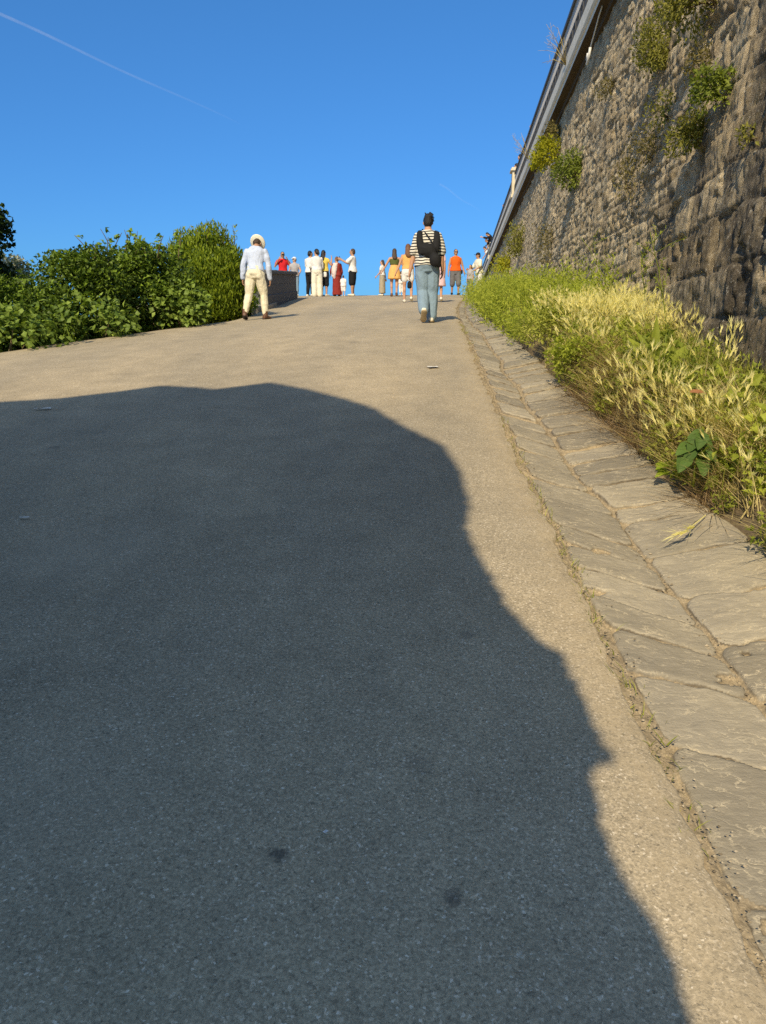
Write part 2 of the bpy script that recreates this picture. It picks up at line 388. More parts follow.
def build_gutter():
    d = np.concatenate([np.arange(-2, 0.9, 0.05), np.arange(0.9, 5.5, 0.008), np.arange(5.5, 9, 0.014), np.arange(9, 16, 0.03), np.arange(16, 36, 0.1)])
    nc = 150
    u = np.linspace(0, 1, nc)
    a = xe(d) - 0.16; b = xb(d) + 0.10
    X = a[:, None] + (b - a)[:, None] * u; Y = np.repeat(d[:, None], nc, 1)
    x0 = xe(d)[:, None] + 0.045 + 0.030 * fbm(Y * 3, 0 * Y, 3, 21) * 2
    x1 = xb(d)[:, None] + 0.02 + 0 * X
    xm = xe(d)[:, None] + 0.45 * (xb(d) - xe(d))[:, None] + 0.05 * fbm(Y * 1.3, 0 * Y, 3, 22) * 2
    joint = np.zeros_like(X); tone = np.full_like(X, 0.5); H = np.zeros_like(X); rip = np.zeros_like(X); bedc = np.zeros_like(X)
    wob = 0.030 * fbm(X * 6, Y * 6, 4, 23) * 2
    for row, (xa, xz, sl, seed) in enumerate(((x0, xm, 0.62, 31), (xm, x1, -0.10, 41))):
        lr = np.random.default_rng(seed)
        slant = sl * np.interp(Y, [1.5, 4, 8], [0.40, 0.9, 1.2])
        s = Y + slant * (X - (xa + xz) / 2) + wob
        bounds = [-4.0]
        while bounds[-1] < 42:
            base = float(np.interp(bounds[-1], [1, 3, 6, 12, 20], [0.46, 0.31, 0.24, 0.26, 0.36]))
            bounds.append(bounds[-1] + base * lr.uniform(0.65, 1.35))
        bounds = np.array(bounds)
        if row == 0:                                            # the big slabs nearest the camera
            bounds = np.sort(np.concatenate([bounds[(bounds < 0.9) | (bounds > 2.55)], [0.95, 1.46, 1.99, 2.37]]))
        idx = np.clip(np.searchsorted(bounds, s) - 1, 0, len(bounds) - 2)
        ds = np.minimum(s - bounds[idx], bounds[idx + 1] - s) / np.sqrt(1 + slant ** 2)
        dx = np.minimum(X - xa, xz - X)
        dj = np.minimum(ds, dx)
        # rounded corners
        dj = np.where((ds < 0.06) & (dx < 0.06), 0.06 - np.sqrt((0.06 - np.minimum(ds, .06)) ** 2 + (0.06 - np.minimum(dx, .06)) ** 2), dj)
        inside = (X >= xa) & (X <= xz)
        rt = lr.random(len(bounds)); ro = lr.normal(0, 1, len(bounds)); tl = lr.normal(0, 1, len(bounds)); tx = lr.normal(0, 1, len(bounds))
        jw = 0.009 + 0.011 * sstep(3.2, 6.0, Y) + 0.036 * fbm(X * 7, Y * 7, 4, 50 + row)
        jj = 1 - sstep(jw * 0.4, jw * 1.25, dj)
        # split ripples of the stone's bed, roughly along the joints
        q = s * 19 + 5.5 * fbm(X * 2.6 + idx * 7.7, Y * 6 + idx, 5, 60 + row) * 2 + idx * 1.3
        saw = q - np.floor(q)
        strength = np.clip(vnoise(idx * 3.1 + X * 3, Y * 1.2, 70 + row) * 1.6 - 0.15, 0, 1)
        r_ = np.clip(1 - np.abs(saw - 0.5) * 6.5, 0, 1) * strength * np.clip(0.5 + 2.2 * fbm(X * 7 + idx, Y * 3, 3, 75 + row), 0, 1)
        hh = (0.004 * ro[idx] + 0.05 * (s - (bounds[idx] + bounds[idx + 1]) / 2) * tl[idx] * 0.5 + 0.02 * tx[idx] * (X - (xa + xz) / 2)
              + 0.0030 * (saw * strength) + 0.008 * fbm(X * 14, Y * 22, 4, 80 + row) + 0.006 * fbm(X * 3, Y * 4, 2, 84 + row))
        hh = hh - 0.005 * (1 - sstep(0.0, 0.02, dj)) 
        H = np.where(inside, hh * (1 - jj) + jj * (-0.020 + 0.016 * fbm(X * 30, Y * 30, 3, 90)), H)
        joint = np.where(inside, jj, joint); tone = np.where(inside, rt[idx], tone); bedc = np.where(inside, s + idx * 0.37, bedc); rip = np.where(inside, r_ * (1 - jj), rip)
    outside = (X < x0) | (X > x1)
    joint = np.where(outside, 1.0, joint)
    H = np.where(outside, -0.012 + 0.036 * fbm(X * 26, Y * 26, 4, 91), H)
    t = np.clip((X - xe(d)[:, None]) / (xb(d) - xe(d))[:, None], 0, 1)
    dish = -0.055 * np.clip(1 - np.abs(t - 0.45) / 0.5, 0, 1)
    Z = zr(Y) + dish + H
    V = np.stack([X, Y, Z], -1).reshape(-1, 3)
    me = mesh_np('gutter', V, [grid_faces(len(d), nc)], M['gutter'], {'joint': joint.ravel(), 'tone': tone.ravel(), 'ripple': rip.ravel(), 'bed': bedc.ravel()})
    tag(link('gutter_paving', me), kind='structure')

def build_bank():
    d = np.concatenate([np.arange(-4, 2, 0.2), np.arange(2, 12, 0.05), np.arange(12, 40, 0.2)])
    nc = 60; u = np.linspace(0, 1, nc) ** 1.5
    a = xb(d) - 0.01; b = xwall(d) + 0.35
    X = a[:, None] + (b - a)[:, None] * u; Y = np.repeat(d[:, None], nc, 1)
    Z = zbank(Y, X) + 0.06 * fbm(X * 4, Y * 4, 4, 101) * sstep(0.0, 0.1, X - xb(Y)) - 0.02 * (1 - sstep(0, .04, X - xb(Y)))
    X = X + 0.09 * fbm(Y * 3, Z * 6, 4, 102) * sstep(0.02, 0.1, X - a[:, None]) * (1 - sstep(0.25, 0.5, X - a[:, None]))
    me = mesh_np('bank', np.stack([X, Y, Z], -1).reshape(-1, 3), [grid_faces(len(d), nc)], M['soil'])
    tag(link('earth_bank', me), kind='structure')

def build_land():
    ax = np.concatenate([-np.geomspace(3000, 12, 40), np.linspace(-11, 11, 45), np.geomspace(12, 3000, 40)])
    ay = np.concatenate([-np.geomspace(3000, 16, 36), np.linspace(-15, 65, 81), np.geomspace(68, 3000, 36)])
    X, Y = np.meshgrid(ax, ay)
    Yc = np.clip(Y, -16, 66)
    base = zr(np.clip(Y, -16, 240))
    t = np.maximum(0, xl(Yc) - X)
    Z = base - 0.30 - 14 * (1 - np.exp(-np.maximum(0, t - 4) / 45)) - crossfall(Yc) * np.maximum(0, xe(Yc) - xl(Yc))
    far = np.sqrt(X ** 2 + Y ** 2)
    Z = Z - 20 * sstep(120, 700, far) + 3.0 * fbm(X / 40, Y / 40, 4, 110) * sstep(25, 90, t + np.maximum(0, np.abs(Y) - 60))
    Z = np.minimum(Z, base - 0.28)
    me = mesh_np('ground', np.stack([X, Y, Z], -1).reshape(-1, 3), [grid_faces(len(ay), len(ax))], M['land'])
    tag(link('ground', me), kind='structure')

# ------------------------------------------------------------------ retaining wall with cornice, iron railing and pillars
def box_verts(c, half, rot=None):
    s = np.array([[-1, -1, -1], [1, -1, -1], [1, 1, -1], [-1, 1, -1], [-1, -1, 1], [1, -1, 1], [1, 1, 1], [-1, 1, 1]], float) * np.array(half)
    if rot is not None: s = s @ rot.T
    return s + np.array(c)
BOXF = np.array([[0, 3, 2, 1], [4, 5, 6, 7], [0, 1, 5, 4], [1, 2, 6, 5], [2, 3, 7, 6], [3, 0, 4, 7]])

class MB:
    def __init__(s): s.v = []; s.f = {}; s.n = 0; s.a = []
    def add(s, v, f, rnd=None):
        v = np.asarray(v, float); f = np.asarray(f)
        s.v.append(v); s.f.setdefault(f.shape[1], []).append(f + s.n); s.n += len(v)
        s.a.append(np.full(len(v), 0.5) if rnd is None else np.broadcast_to(rnd, (len(v),)))
    def box(s, c, half, rot=None): s.add(box_verts(c, half, rot), BOXF)
    def tube(s, pts, rad, n=6, rnd=None):
        pts = np.asarray(pts, float); rad = np.broadcast_to(rad, (len(pts),))
        tan = np.gradient(pts, axis=0); tan /= np.linalg.norm(tan, axis=1)[:, None] + 1e-9
        up = np.array([0.13, 0.21, 0.97]) if abs(tan[0, 2]) < 0.9 else np.array([1.0, 0.1, 0])
        vs = []
        for p, t, r in zip(pts, tan, rad):
            a = np.cross(t, up); a /= np.linalg.norm(a) + 1e-9; b = np.cross(t, a)
            an = np.arange(n) / n * 2 * np.pi
            vs.append(p + r * (np.cos(an)[:, None] * a + np.sin(an)[:, None] * b))
        v = np.concatenate(vs + [pts[:1], pts[-1:]])
        k = len(pts); f = []
        for i in range(k - 1):
            for j in range(n): f.append([i * n + j, i * n + (j + 1) % n, (i + 1) * n + (j + 1) % n, (i + 1) * n + j])
        s.add(v, f, rnd)
        base = s.n - len(v)
        t3 = [[k * n, (j + 1) % n, j] for j in range(n)] + [[k * n + 1, (k - 1) * n + j, (k - 1) * n + (j + 1) % n] for j in range(n)]
        s.f.setdefault(3, []).append(np.array(t3) + base)
    def build(s, name, mat, parent=None, loc=(0, 0, 0), smooth=True, rz=0.0):
        me = mesh_np(name, np.concatenate(s.v), [np.concatenate(f) for f in s.f.values()], mat, {'rnd': np.concatenate(s.a)}, smooth)
        return link(name, me, parent, loc, rz)

def facets(U, W, seed, o_amp, t_amp):
    iu = np.floor(U); iw = np.floor(W); best = np.full(U.shape, 9e9); h = np.zeros(U.shape); second = np.full(U.shape, 9e9)
    for a in (-1, 0, 1):
        for b in (-1, 0, 1):
            cu = iu + a; cw = iw + b
            du = U - cu - hash2(cu, cw, seed); dw = W - cw - hash2(cu, cw, seed + 1); dd = du * du + dw * dw
            hh = (hash2(cu, cw, seed + 2) - .5) * 2 * o_amp + ((hash2(cu, cw, seed + 3) - .5) * du + (hash2(cu, cw, seed + 4) - .5) * dw) * 2 * t_amp
            m = dd < best
            second = np.where(m, best, np.minimum(second, dd)); h = np.where(m, hh, h); best = np.where(m, dd, best)
    return h, np.sqrt(second) - np.sqrt(best)

def wall_relief(S, Zz):
    """relief (metres, + is out of the wall), joint mask and tone of the coursed rubble; S along, Zz up"""
    lr = np.random.default_rng(5)
    zz = Zz + 0.10 * fbm(S * 0.55, Zz * 0.3, 3, 201) + 0.05 * fbm(S * 2.5, Zz * 2.5, 2, 202)
    def coursing(h0, h1, l0, l1, amp):
        lines = [-2.5]
        while lines[-1] < 7.5: lines.append(lines[-1] + lr.uniform(h0, h1))
        lines = np.array(lines); row = np.clip(np.searchsorted(lines, zz) - 1, 0, len(lines) - 2)
        dz = np.minimum(zz - lines[row], lines[row + 1] - zz)
        jd = dz.copy(); tone = np.zeros_like(S); off = np.zeros_like(S)
        for r in range(len(lines) - 1):
            m = row == r
            if not m.any(): continue
            hgt = lines[r + 1] - lines[r]; n = 900
            b = np.cumsum(np.concatenate([[1.0], lr.uniform(l0, l1, n) * max(0.10, hgt)])); s = S[m] + 0.03 * fbm(S[m] * 5, Zz[m] * 7, 2, 210)
            i = np.clip(np.searchsorted(b, s) - 1, 0, n - 1)
            jd[m] = np.minimum(dz[m], np.abs(np.minimum(s - b[i], b[i + 1] - s)))
            tone[m] = lr.random(n + 1)[i]
            o = lr.normal(0, .014, n + 1)[i]; ts = lr.normal(0, .07, n + 1)[i]; tz = lr.normal(0, .06, n + 1)[i]
            off[m] = amp * (o + ts * (s - (b[i] + b[i + 1]) / 2) + tz * (zz[m] - (lines[r] + lines[r + 1]) / 2))
        return jd, tone, off
    ja, ta, oa = coursing(.07, .17, .7, 2.4, .9); jb, tb_, ob = coursing(.20, .40, .8, 2.2, 1.1)
    near = (S + 1.6 * fbm(S * .5, Zz * .6, 3, 205) * 2 + 1.1 * np.maximum(Zz, 0)) < 8.6
    joint_d = np.where(near, jb, ja); tone = np.where(near, tb_, ta); off = np.where(near, ob, oa)
    lost = sstep(0.02, 0.16, fbm(S * 0.6, Zz * 0.6, 3, 220))      # where joints are smeared over
    jm = (1 - sstep(0.004, 0.026, joint_d)) * (1 - 0.55 * lost)
    f1, e1 = facets(S * 6.5 + 1.2 * fbm(S * 3, Zz * 3, 2, 240), Zz * 6.5, 900, .007, .010); f2, e2 = facets(S * 20, Zz * 18, 950, .006, .008)
    h = 0.8 * np.clip(off, -0.03, 0.03) * (1 - 0.7 * lost) - 0.018 * jm * (1 - .4 * lost) + f1 + f2
    h += 0.07 * fbm(S * 0.9, Zz * 0.35, 3, 230) + 0.020 * fbm(S * 4.5, Zz * 2.0, 4, 231) + 0.018 * fbm(S * 24, Zz * 10, 2, 232)
    pits = fbm(S * 3.1, Zz * 3.6, 4, 233); h -= 0.035 * sstep(0.15, 0.20, pits)
    return h, jm, tone

WALL_DIR = np.array([WALL_K, 1.0, 0]) / math.hypot(WALL_K, 1)
WALL_OUT = np.array([-1.0, WALL_K, 0]) / math.hypot(WALL_K, 1)
def wall_point(d, z, out=0.0):
    return np.array([xwall(d, z), d, z]) + WALL_OUT * out

def build_wall():
    root = empty('retaining_wall', (float(xwall(10)), 10.0, float(zr(10))), 'tall battered rubble stone retaining wall with grey cornice and iron railing, right of the road', 'stone wall')
    inv = -np.array(root.location)
    d = np.concatenate([np.arange(1.5, 4.4, 0.1), np.arange(4.4, 11, 0.021), np.arange(11, 18, 0.034), np.arange(18, 34, 0.07), np.arange(34, 80, 0.5)])
    z = np.concatenate([np.arange(-1.4, -0.4, 0.1), np.arange(-0.4, 5.02, 0.024)])
    S, Z = np.meshgrid(d, z, indexing='ij')
    h, jm, tone = wall_relief(S, Z)
    P = np.stack([xwall(S, Z), S, Z], -1) + h[..., None] * WALL_OUT
    damp = sstep(13.0, 5.5, S) if False else 1 - sstep(5.5, 13.0, S + 0.8 * Z)
    me = mesh_np('masonry', P.reshape(-1, 3) + inv, [grid_faces(len(d), len(z))[:, ::-1]], M['wall'], {'joint': jm.ravel(), 'tone': tone.ravel(), 'damp': damp.ravel()})
    link('masonry', me, root)
    # cornice: a moulded slab swept along the top
    prof = [(0.20, 5.003), (0.205, 5.07), (0.225, 5.08), (0.25, 5.12), (0.25, 5.345), (0.235, 5.37), (-0.6, 5.375)]
    dd = np.concatenate([np.arange(1.5, 30, 0.25), np.arange(30, 81, 1.0)])
    rows = []
    for q in dd:
        p0 = np.array([float(xwall(q, 5.0)), q, 0.0])
        jit = 0.006 * (vnoise(np.array([q * 1.7]), np.array([0.0]), 7)[0] - .5)
        rows.append([p0 + WALL_OUT * (o + jit) + np.array([0, 0, zz]) for o, zz in prof])
    V = np.array(rows)
    me = mesh_np('cornice', V.reshape(-1, 3) + inv, [grid_faces(len(dd), len(prof))], M['cornice'], smooth=False)
    link('cornice', me, root)
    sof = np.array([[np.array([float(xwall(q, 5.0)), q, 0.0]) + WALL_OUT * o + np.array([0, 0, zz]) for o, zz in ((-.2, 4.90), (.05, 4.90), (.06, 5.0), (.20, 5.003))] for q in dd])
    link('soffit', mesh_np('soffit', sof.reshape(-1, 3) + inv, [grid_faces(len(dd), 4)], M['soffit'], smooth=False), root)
    # railing: rails, bars and a row of rings, in panels between pillars
    pill = [9.0, 31.5, 54.0, 76.0]
    def rp(q, out, zz): return np.array([float(xwall(q, 5.0)), q, 0.0]) + WALL_OUT * out + np.array([0, 0, zz]) + inv
    rot = np.array([WALL_OUT, WALL_DIR, [0, 0, 1]]).T
    for a, b in zip(pill[:-1], pill[1:]):
        mb = MB(); mid = (a + b) / 2; ln = (b - a) / 2 - 0.32
        mb.box(rp(mid, 0.14, 6.20), (0.055, ln, 0.035), rot)
        mb.box(rp(mid, 0.14, 5.83), (0.018, ln, 0.018), rot)
        mb.box(rp(mid, 0.14, 5.43), (0.025, ln, 0.022), rot)
        par = mb.build('railing', M['iron'], root, smooth=False)
        bars = MB(); q = a + 0.4
        while q < b - 0.3:
            bars.box(rp(q, 0.14, 6.005), (0.016, 0.030, 0.162), rot); q += 0.115
        bars.build('railing_bars', M['iron_grey'], par, smooth=False)
        rings = MB(); q = a + 0.5; an = np.linspace(0, 2 * np.pi, 11)
        while q < b - 0.4:
            c = rp(q, 0.14, 5.64)
            rings.tube([c + 0.155 * np.cos(t) * WALL_DIR + 0.155 * np.sin(t) * np.array([0, 0, 1]) for t in an], 0.040, 5)
            rings.box(c, (0.022, 0.06, 0.06), rot)
            rings.box(rp(q + 0.215, 0.14, 5.64), (0.02, 0.022, 0.172), rot)
            q += 0.43
        rings.build('railing_rings', M['iron'], par, smooth=False)
    for q in pill[1:]:
        mb = MB()
        mb.box(rp(q, 0.09, 5.85), (0.17, 0.26, 0.475), rot)
        mb.box(rp(q, 0.09, 5.43), (0.20, 0.29, 0.055), rot)
        pl = mb.build('pillar', M['pillar'], root, smooth=False)
        cp = MB(); cp.box(rp(q, 0.09, 6.355), (0.24, 0.34, 0.03), rot); cp.box(rp(q, 0.09, 6.415), (0.20, 0.30, 0.03), rot)
        cp.build('pillar_cap', M['pillar'], pl, smooth=False)
    # the terrace held up by the wall
    V = [];
    for q in (1.5, 81.0):
        for o in (-0.55, -70.0): V.append(np.array([float(xwall(q, 5.0)), q, 0]) + WALL_OUT * o + np.array([0, 0, 5.37]))
    tag(link('terrace_ground', mesh_np('terrace', np.array(V), [np.array([[0, 1, 3, 2]])], M['terrace'])), kind='structure')
    # loose white pipe hanging in a loop below the cornice
    mb = MB()
    pts = [(13.1, 5.0), (13.35, 4.95), (13.6, 4.84), (13.85, 4.74), (14.0, 4.64), (14.05, 4.56), (14.0, 4.48), (13.9, 4.47), (13.82, 4.55), (13.8, 4.66)]
    mb.tube([wall_point(a, b, 0.13) for a, b in pts[:6]], 0.012, 6)
    mb.tube([wall_point(a, b, 0.15) for a, b in pts[4:]], 0.022, 6)
    tag(mb.build('drain_hose', M['pipe']), 'thin white hose looped on the stone wall just under the cornice', 'hose')

# ------------------------------------------------------------------ leaves
def leaf_mesh(P, Dv, N, ln, wd, rnd, fold=0.25, droop=0.15):
    """kite leaves with a folded midrib. P base, Dv unit direction, N unit approx normal."""
    n = len(P)
    Dv = Dv / (np.linalg.norm(Dv, axis=1)[:, None] + 1e-9)
    S = np.cross(Dv, N); S /= np.linalg.norm(S, axis=1)[:, None] + 1e-9
    U = np.cross(S, Dv)
    ln = np.broadcast_to(ln, (n,))[:, None]; wd = np.broadcast_to(wd, (n,))[:, None]
    b = P; tip = P + Dv * ln - U * ln * droop
    m = P + Dv * ln * 0.45
    l_ = m + S * wd * 0.5 + U * wd * fold; r_ = m - S * wd * 0.5 + U * wd * fold
    mid2 = P + Dv * ln * 0.5
    V = np.stack([b, r_, tip, l_, mid2], 1).reshape(-1, 3)
    i = np.arange(n)[:, None] * 5
    F = np.concatenate([i + np.array([[0, 1, 4]]), i + np.array([[1, 2, 4]]), i + np.array([[2, 3, 4]]), i + np.array([[3, 0, 4]])])
    return V, F, np.repeat(rnd, 5)

def rand_unit(n, r=rng):
    v = r.normal(size=(n, 3)); return v / np.linalg.norm(v, axis=1)[:, None]

def foliage_points(center, radii, n, r, clumps=26, shell=0.75, lobes=0.28, bottom=False):
    """leaf positions spread through leafy clumps that cover an uneven ellipsoid; returns points and outward directions"""
    cd = rand_unit(clumps, r); cd[:, 2] = np.where((cd[:, 2] < -0.35) & (not bottom), -cd[:, 2], cd[:, 2])
    cr = r.uniform(0.55, 1.0, clumps) ** 0.5
    cc = np.array(center) + cd * np.array(radii) * cr[:, None] * 0.82
    cs = r.uniform(0.6, 1.25, clumps) * lobes * np.mean(radii) * 1.25
    k = r.integers(0, clumps, n)
    u = rand_unit(n, r); rad = np.where(r.random(n) < shell, r.uniform(0.8, 1.05, n), r.uniform(0.2, 0.9, n))
    P = cc[k] + u * (cs[k] * rad)[:, None]
    out = u * 0.6 + cd[k] * 0.7
    return P, out / (np.linalg.norm(out, axis=1)[:, None] + 1e-9), k

def plant(name, label, cat, base, center, radii, n, ln, wd, mat, seed, group=None, clumps=26, up=0.4, lobes=0.3, sprouts=0, stem_r=0.03, part='foliage', stem_n=7, fold=0.25, upright=0.0, extra=None, bottom=False, tone=0.5, spread=0.22, twigs='stem'):
    r = np.random.default_rng(seed)
    root = empty(name, base, label, cat, group)
    b = np.array(base, float); c = np.array(center, float) - b
    P, out, k = foliage_points(c, radii, n, r, clumps, lobes=lobes, bottom=bottom)
    if upright:
        D = out * (1 - upright) + np.array([0, 0, 1.0]) * upright + r.normal(0, 0.25, (n, 3))
        N = out + r.normal(0, 0.35, (n, 3))
    else:
        D = out * 0.6 + r.normal(0, 0.55, (n, 3)) + np.array([0, 0, -0.15])
        N = out * (1 - up) + np.array([0, 0, 1.0]) * up + r.normal(0, 0.40, (n, 3))
    rnd = np.clip(r.normal(tone, spread, n) + (r.random(clumps)[k] - 0.5) * 0.35, 0, 1)
    mb = MB()
    V, F, A = leaf_mesh(P, D, N, ln * r.uniform(0.6, 1.3, n), wd * r.uniform(0.7, 1.2, n), rnd, fold)
    mb.add(V, F, A)
    st = MB()
    for i in range(stem_n):
        tgt = c + rand_unit(1, r)[0] * np.array(radii) * 0.6; tgt[2] = max(tgt[2], c[2] * 0.6)
        mid = tgt * 0.5 + r.normal(0, 0.08, 3) * np.mean(radii)
        st.tube([np.zeros(3) + r.normal(0, 0.03, 3) * np.array([1, 1, 0]), mid, tgt], [stem_r, stem_r * 0.7, stem_r * 0.3], 5)
    for i in range(sprouts):                                     # long shoots standing out of the crown
        a = c + np.array([r.uniform(-0.7, 0.7) * radii[0], r.uniform(-0.6, 0.6) * radii[1], radii[2] * 0.7])
        e = a + np.array([r.normal(0, 0.14), r.normal(0, 0.14), r.uniform(0.25, 0.62)]) * np.mean(radii) * 0.8
        t = np.linspace(0, 1, 5)[:, None]; pts = a * (1 - t) + e * t + np.array([0.08, 0, 0]) * (t * t) * np.sign(r.normal())
        st.tube(pts, np.linspace(stem_r * 0.35, stem_r * 0.12, 5), 4)
        m = 14; tt = r.uniform(0.2, 1.0, m)[:, None]; PP = a * (1 - tt) + e * tt
        V, F, A = leaf_mesh(PP, rand_unit(m, r) + np.array([0, 0, 0.3]), rand_unit(m, r) + np.array([0, -0.5, 0.8]), ln * r.uniform(0.7, 1.3, m), wd * r.uniform(0.8, 1.2, m), r.uniform(0.5, 1, m), fold)
        mb.add(V, F, A)
    if extra: extra(mb, r, c)
    mb.build(part, mat, root, smooth=False)
    st.build(twigs, M['stem'], root)
    return root

def build_hedge():
    G = 'bushes growing along the left edge of the road'
    def vine_front(n, box, ln, wd):
        def f(mb, r, c):
            P = np.stack([r.uniform(box[0], box[1], n), r.uniform(box[2], box[3], n), r.uniform(box[4], box[5], n)], -1)
            N = np.array([0.25, -0.65, 0.65]) + r.normal(0, 0.33, (n, 3)); D = np.array([0.1, -0.2, -0.75]) + r.normal(0, 0.5, (n, 3))
            V, F, A = leaf_mesh(P, D, N, ln * r.uniform(0.7, 1.2, n), wd * r.uniform(0.8, 1.15, n), np.clip(r.normal(0.75, 0.2, n), 0, 1), 0.12)
            mb.add(V, F, A)
        return f
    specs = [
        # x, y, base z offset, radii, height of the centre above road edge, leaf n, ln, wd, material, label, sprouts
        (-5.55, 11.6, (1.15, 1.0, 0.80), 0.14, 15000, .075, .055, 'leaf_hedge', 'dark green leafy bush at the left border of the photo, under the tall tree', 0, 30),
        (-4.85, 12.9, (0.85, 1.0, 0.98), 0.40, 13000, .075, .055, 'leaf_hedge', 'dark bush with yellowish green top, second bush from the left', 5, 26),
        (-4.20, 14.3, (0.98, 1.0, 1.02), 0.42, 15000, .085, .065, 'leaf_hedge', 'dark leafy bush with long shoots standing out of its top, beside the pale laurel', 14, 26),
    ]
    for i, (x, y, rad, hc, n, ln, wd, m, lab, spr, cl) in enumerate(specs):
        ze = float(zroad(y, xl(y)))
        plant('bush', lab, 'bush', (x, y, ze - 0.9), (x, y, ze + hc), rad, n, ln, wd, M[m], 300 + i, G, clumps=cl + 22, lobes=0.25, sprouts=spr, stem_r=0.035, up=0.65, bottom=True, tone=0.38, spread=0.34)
    # pale broad-leaved vines trailing along the foot of the hedge
    vines = [(-5.15, 10.6, (0.85, .35, .34), 'broad leaved vine sprawling over the road edge at the left border'),
             (-4.40, 12.0, (0.75, .35, .36), 'broad leaved vine trailing at the foot of the bushes, middle of the hedge'),
             (-3.65, 13.8, (0.62, .35, .60), 'pale leaved climber at the foot of the bush with tall shoots')]
    for i, (x, y, rad, lab) in enumerate(vines):
        ze = float(zroad(y, xl(y)))
        plant('vine', lab, 'vine', (x, y, ze - 0.5), (x, y, ze + 0.18), rad, 560, .10, .085, M['leaf_vine'], 330 + i, 'vines at the foot of the hedge', clumps=16, lobes=0.42, stem_r=0.015, up=0.6, fold=0.10)
    # the tall bright laurel
    y = 17.4; x = -3.78; ze = float(zroad(y, xl(y)))
    plant('laurel_bush', 'tall dense yellow green laurel bush in full sun, beside the man in the hat', 'bush', (x, y, ze - 0.6), (x, y, ze + 0.66), (0.94, 1.0, 1.17), 36000, .10, .036, M['leaf_laurel'], 350, None, clumps=90, lobes=0.26, stem_r=0.03, upright=0.6, sprouts=16, bottom=True, tone=.45, spread=.28)
    y = 19.6; x = -3.5; ze = float(zroad(y, xl(y)))
    plant('weed_clump', 'small green weed clump between kerb and laurel bush', 'weed', (x, y, ze - 0.1), (x + 0.05, y, ze + 0.30), (0.36, 0.3, 0.36), 1500, .09, .045, M['leaf_vine'], 351, None, clumps=14, stem_r=0.01)
    # low shrub behind the hedge with whitish blossom
    y = 14.5; x = -6.9; ze = float(zroad(y, xl(y)))
    def blossom(mb, r, c): pass
    plant('flowering_bush', 'whitish blossoming shrub peeking over the hedge at far left', 'bush', (x, y, ze - 1.2), (x, y, ze + 0.50), (0.60, 0.6, 0.70), 5000, .08, .05, leaf_material('blossom_leaf', (0.16, 0.20, 0.10), (0.62, 0.62, 0.50), 0.25), 352, None, clumps=26, sprouts=5)
    # tall dark tree cut by the left border
    x, y = -8.0, 13.0; ze = float(zroad(y, xl(y))) - 1.6
    tree('tall_tree', 'tall dark tree whose crown edge shows at the left border', (x, y, ze), 3.2, [((0.95, 0, 3.10), (1.05, 1.0, 0.66)), ((0.65, 0.2, 2.6), (1.25, 1.0, 0.5))], 16000, .10, .07, M['leaf_dark'], 360)

def tree(name, label, base, trunk_h, blobs, n, ln, wd, mat, seed, limbs=9, trunk_r=0.2):
    r = np.random.default_rng(seed)
    root = empty(name, base, label, 'tree')
    tb = MB()
    top = np.array([0.05, 0.0, trunk_h])
    tb.tube([[0, 0, -0.6], [0.02, 0.02, trunk_h * 0.5], top], [trunk_r * 1.25, trunk_r * 0.9, trunk_r * 0.65], 10)
    for i in range(limbs):
        c, rad = blobs[i % len(blobs)]
        e = np.array(c) + rand_unit(1, r)[0] * np.array(rad) * 0.7
        s = np.array([0.03, 0, trunk_h * r.uniform(0.6, 1.0)])
        tb.tube([s, s * 0.45 + e * 0.55 + r.normal(0, 0.15, 3), e], [trunk_r * 0.45, trunk_r * 0.28, trunk_r * 0.08], 6)
    tb.build('trunk', M['bark'], root)
    mb = MB()
    for c, rad in blobs:
        m = int(n / len(blobs))
        P, out, k = foliage_points(np.array(c), rad, m, r, 40, lobes=0.26)
        V, F, A = leaf_mesh(P, out * 0.5 + r.normal(0, 0.6, (m, 3)), out * 0.5 + np.array([0, 0, 0.5]) + r.normal(0, 0.4, (m, 3)), ln * r.uniform(0.6, 1.3, m), wd * r.uniform(0.7, 1.2, m), np.clip(r.normal(0.5, 0.25, m), 0, 1))
        mb.add(V, F, A)
    mb.build('crown', mat, root, smooth=False)
    return root

# ------------------------------------------------------------------ sun and the shading tree behind the viewer
SUN_EL, SUN_AZ = R(38), R(17)
TO_SUN = np.array([-math.sin(SUN_AZ) * math.cos(SUN_EL), -math.cos(SUN_AZ) * math.cos(SUN_EL), math.sin(SUN_EL)])

# outline of the tree's shadow on the road (X, Y in metres)
SHADOW = [(-3.31, 6.69), (-2.83, 6.78), (-2.37, 7.01), (-2.07, 7.23), (-1.71, 7.07), (-1.5, 6.94), (-1.04, 7.17), (-0.64, 6.78), (-0.27, 6.3), (-0.06, 5.97),
          (0.12, 5.52), (0.25, 5.23), (0.4, 4.95), (0.46, 4.41), (0.46, 3.92), (0.41, 3.58), (0.43, 3.25), (0.47, 2.97), (0.5, 2.77), (0.56, 2.56), (0.62, 2.48), (0.63, 2.33),
          (0.63, 2.15), (0.64, 2.01), (0.66, 1.9), (0.6, 1.91), (0.57, 1.88), (0.56, 1.79), (0.55, 1.62), (0.565, 1.51), (0.585, 1.41), (0.60, 1.33), (0.585, 1.27), (0.575, 1.15)]

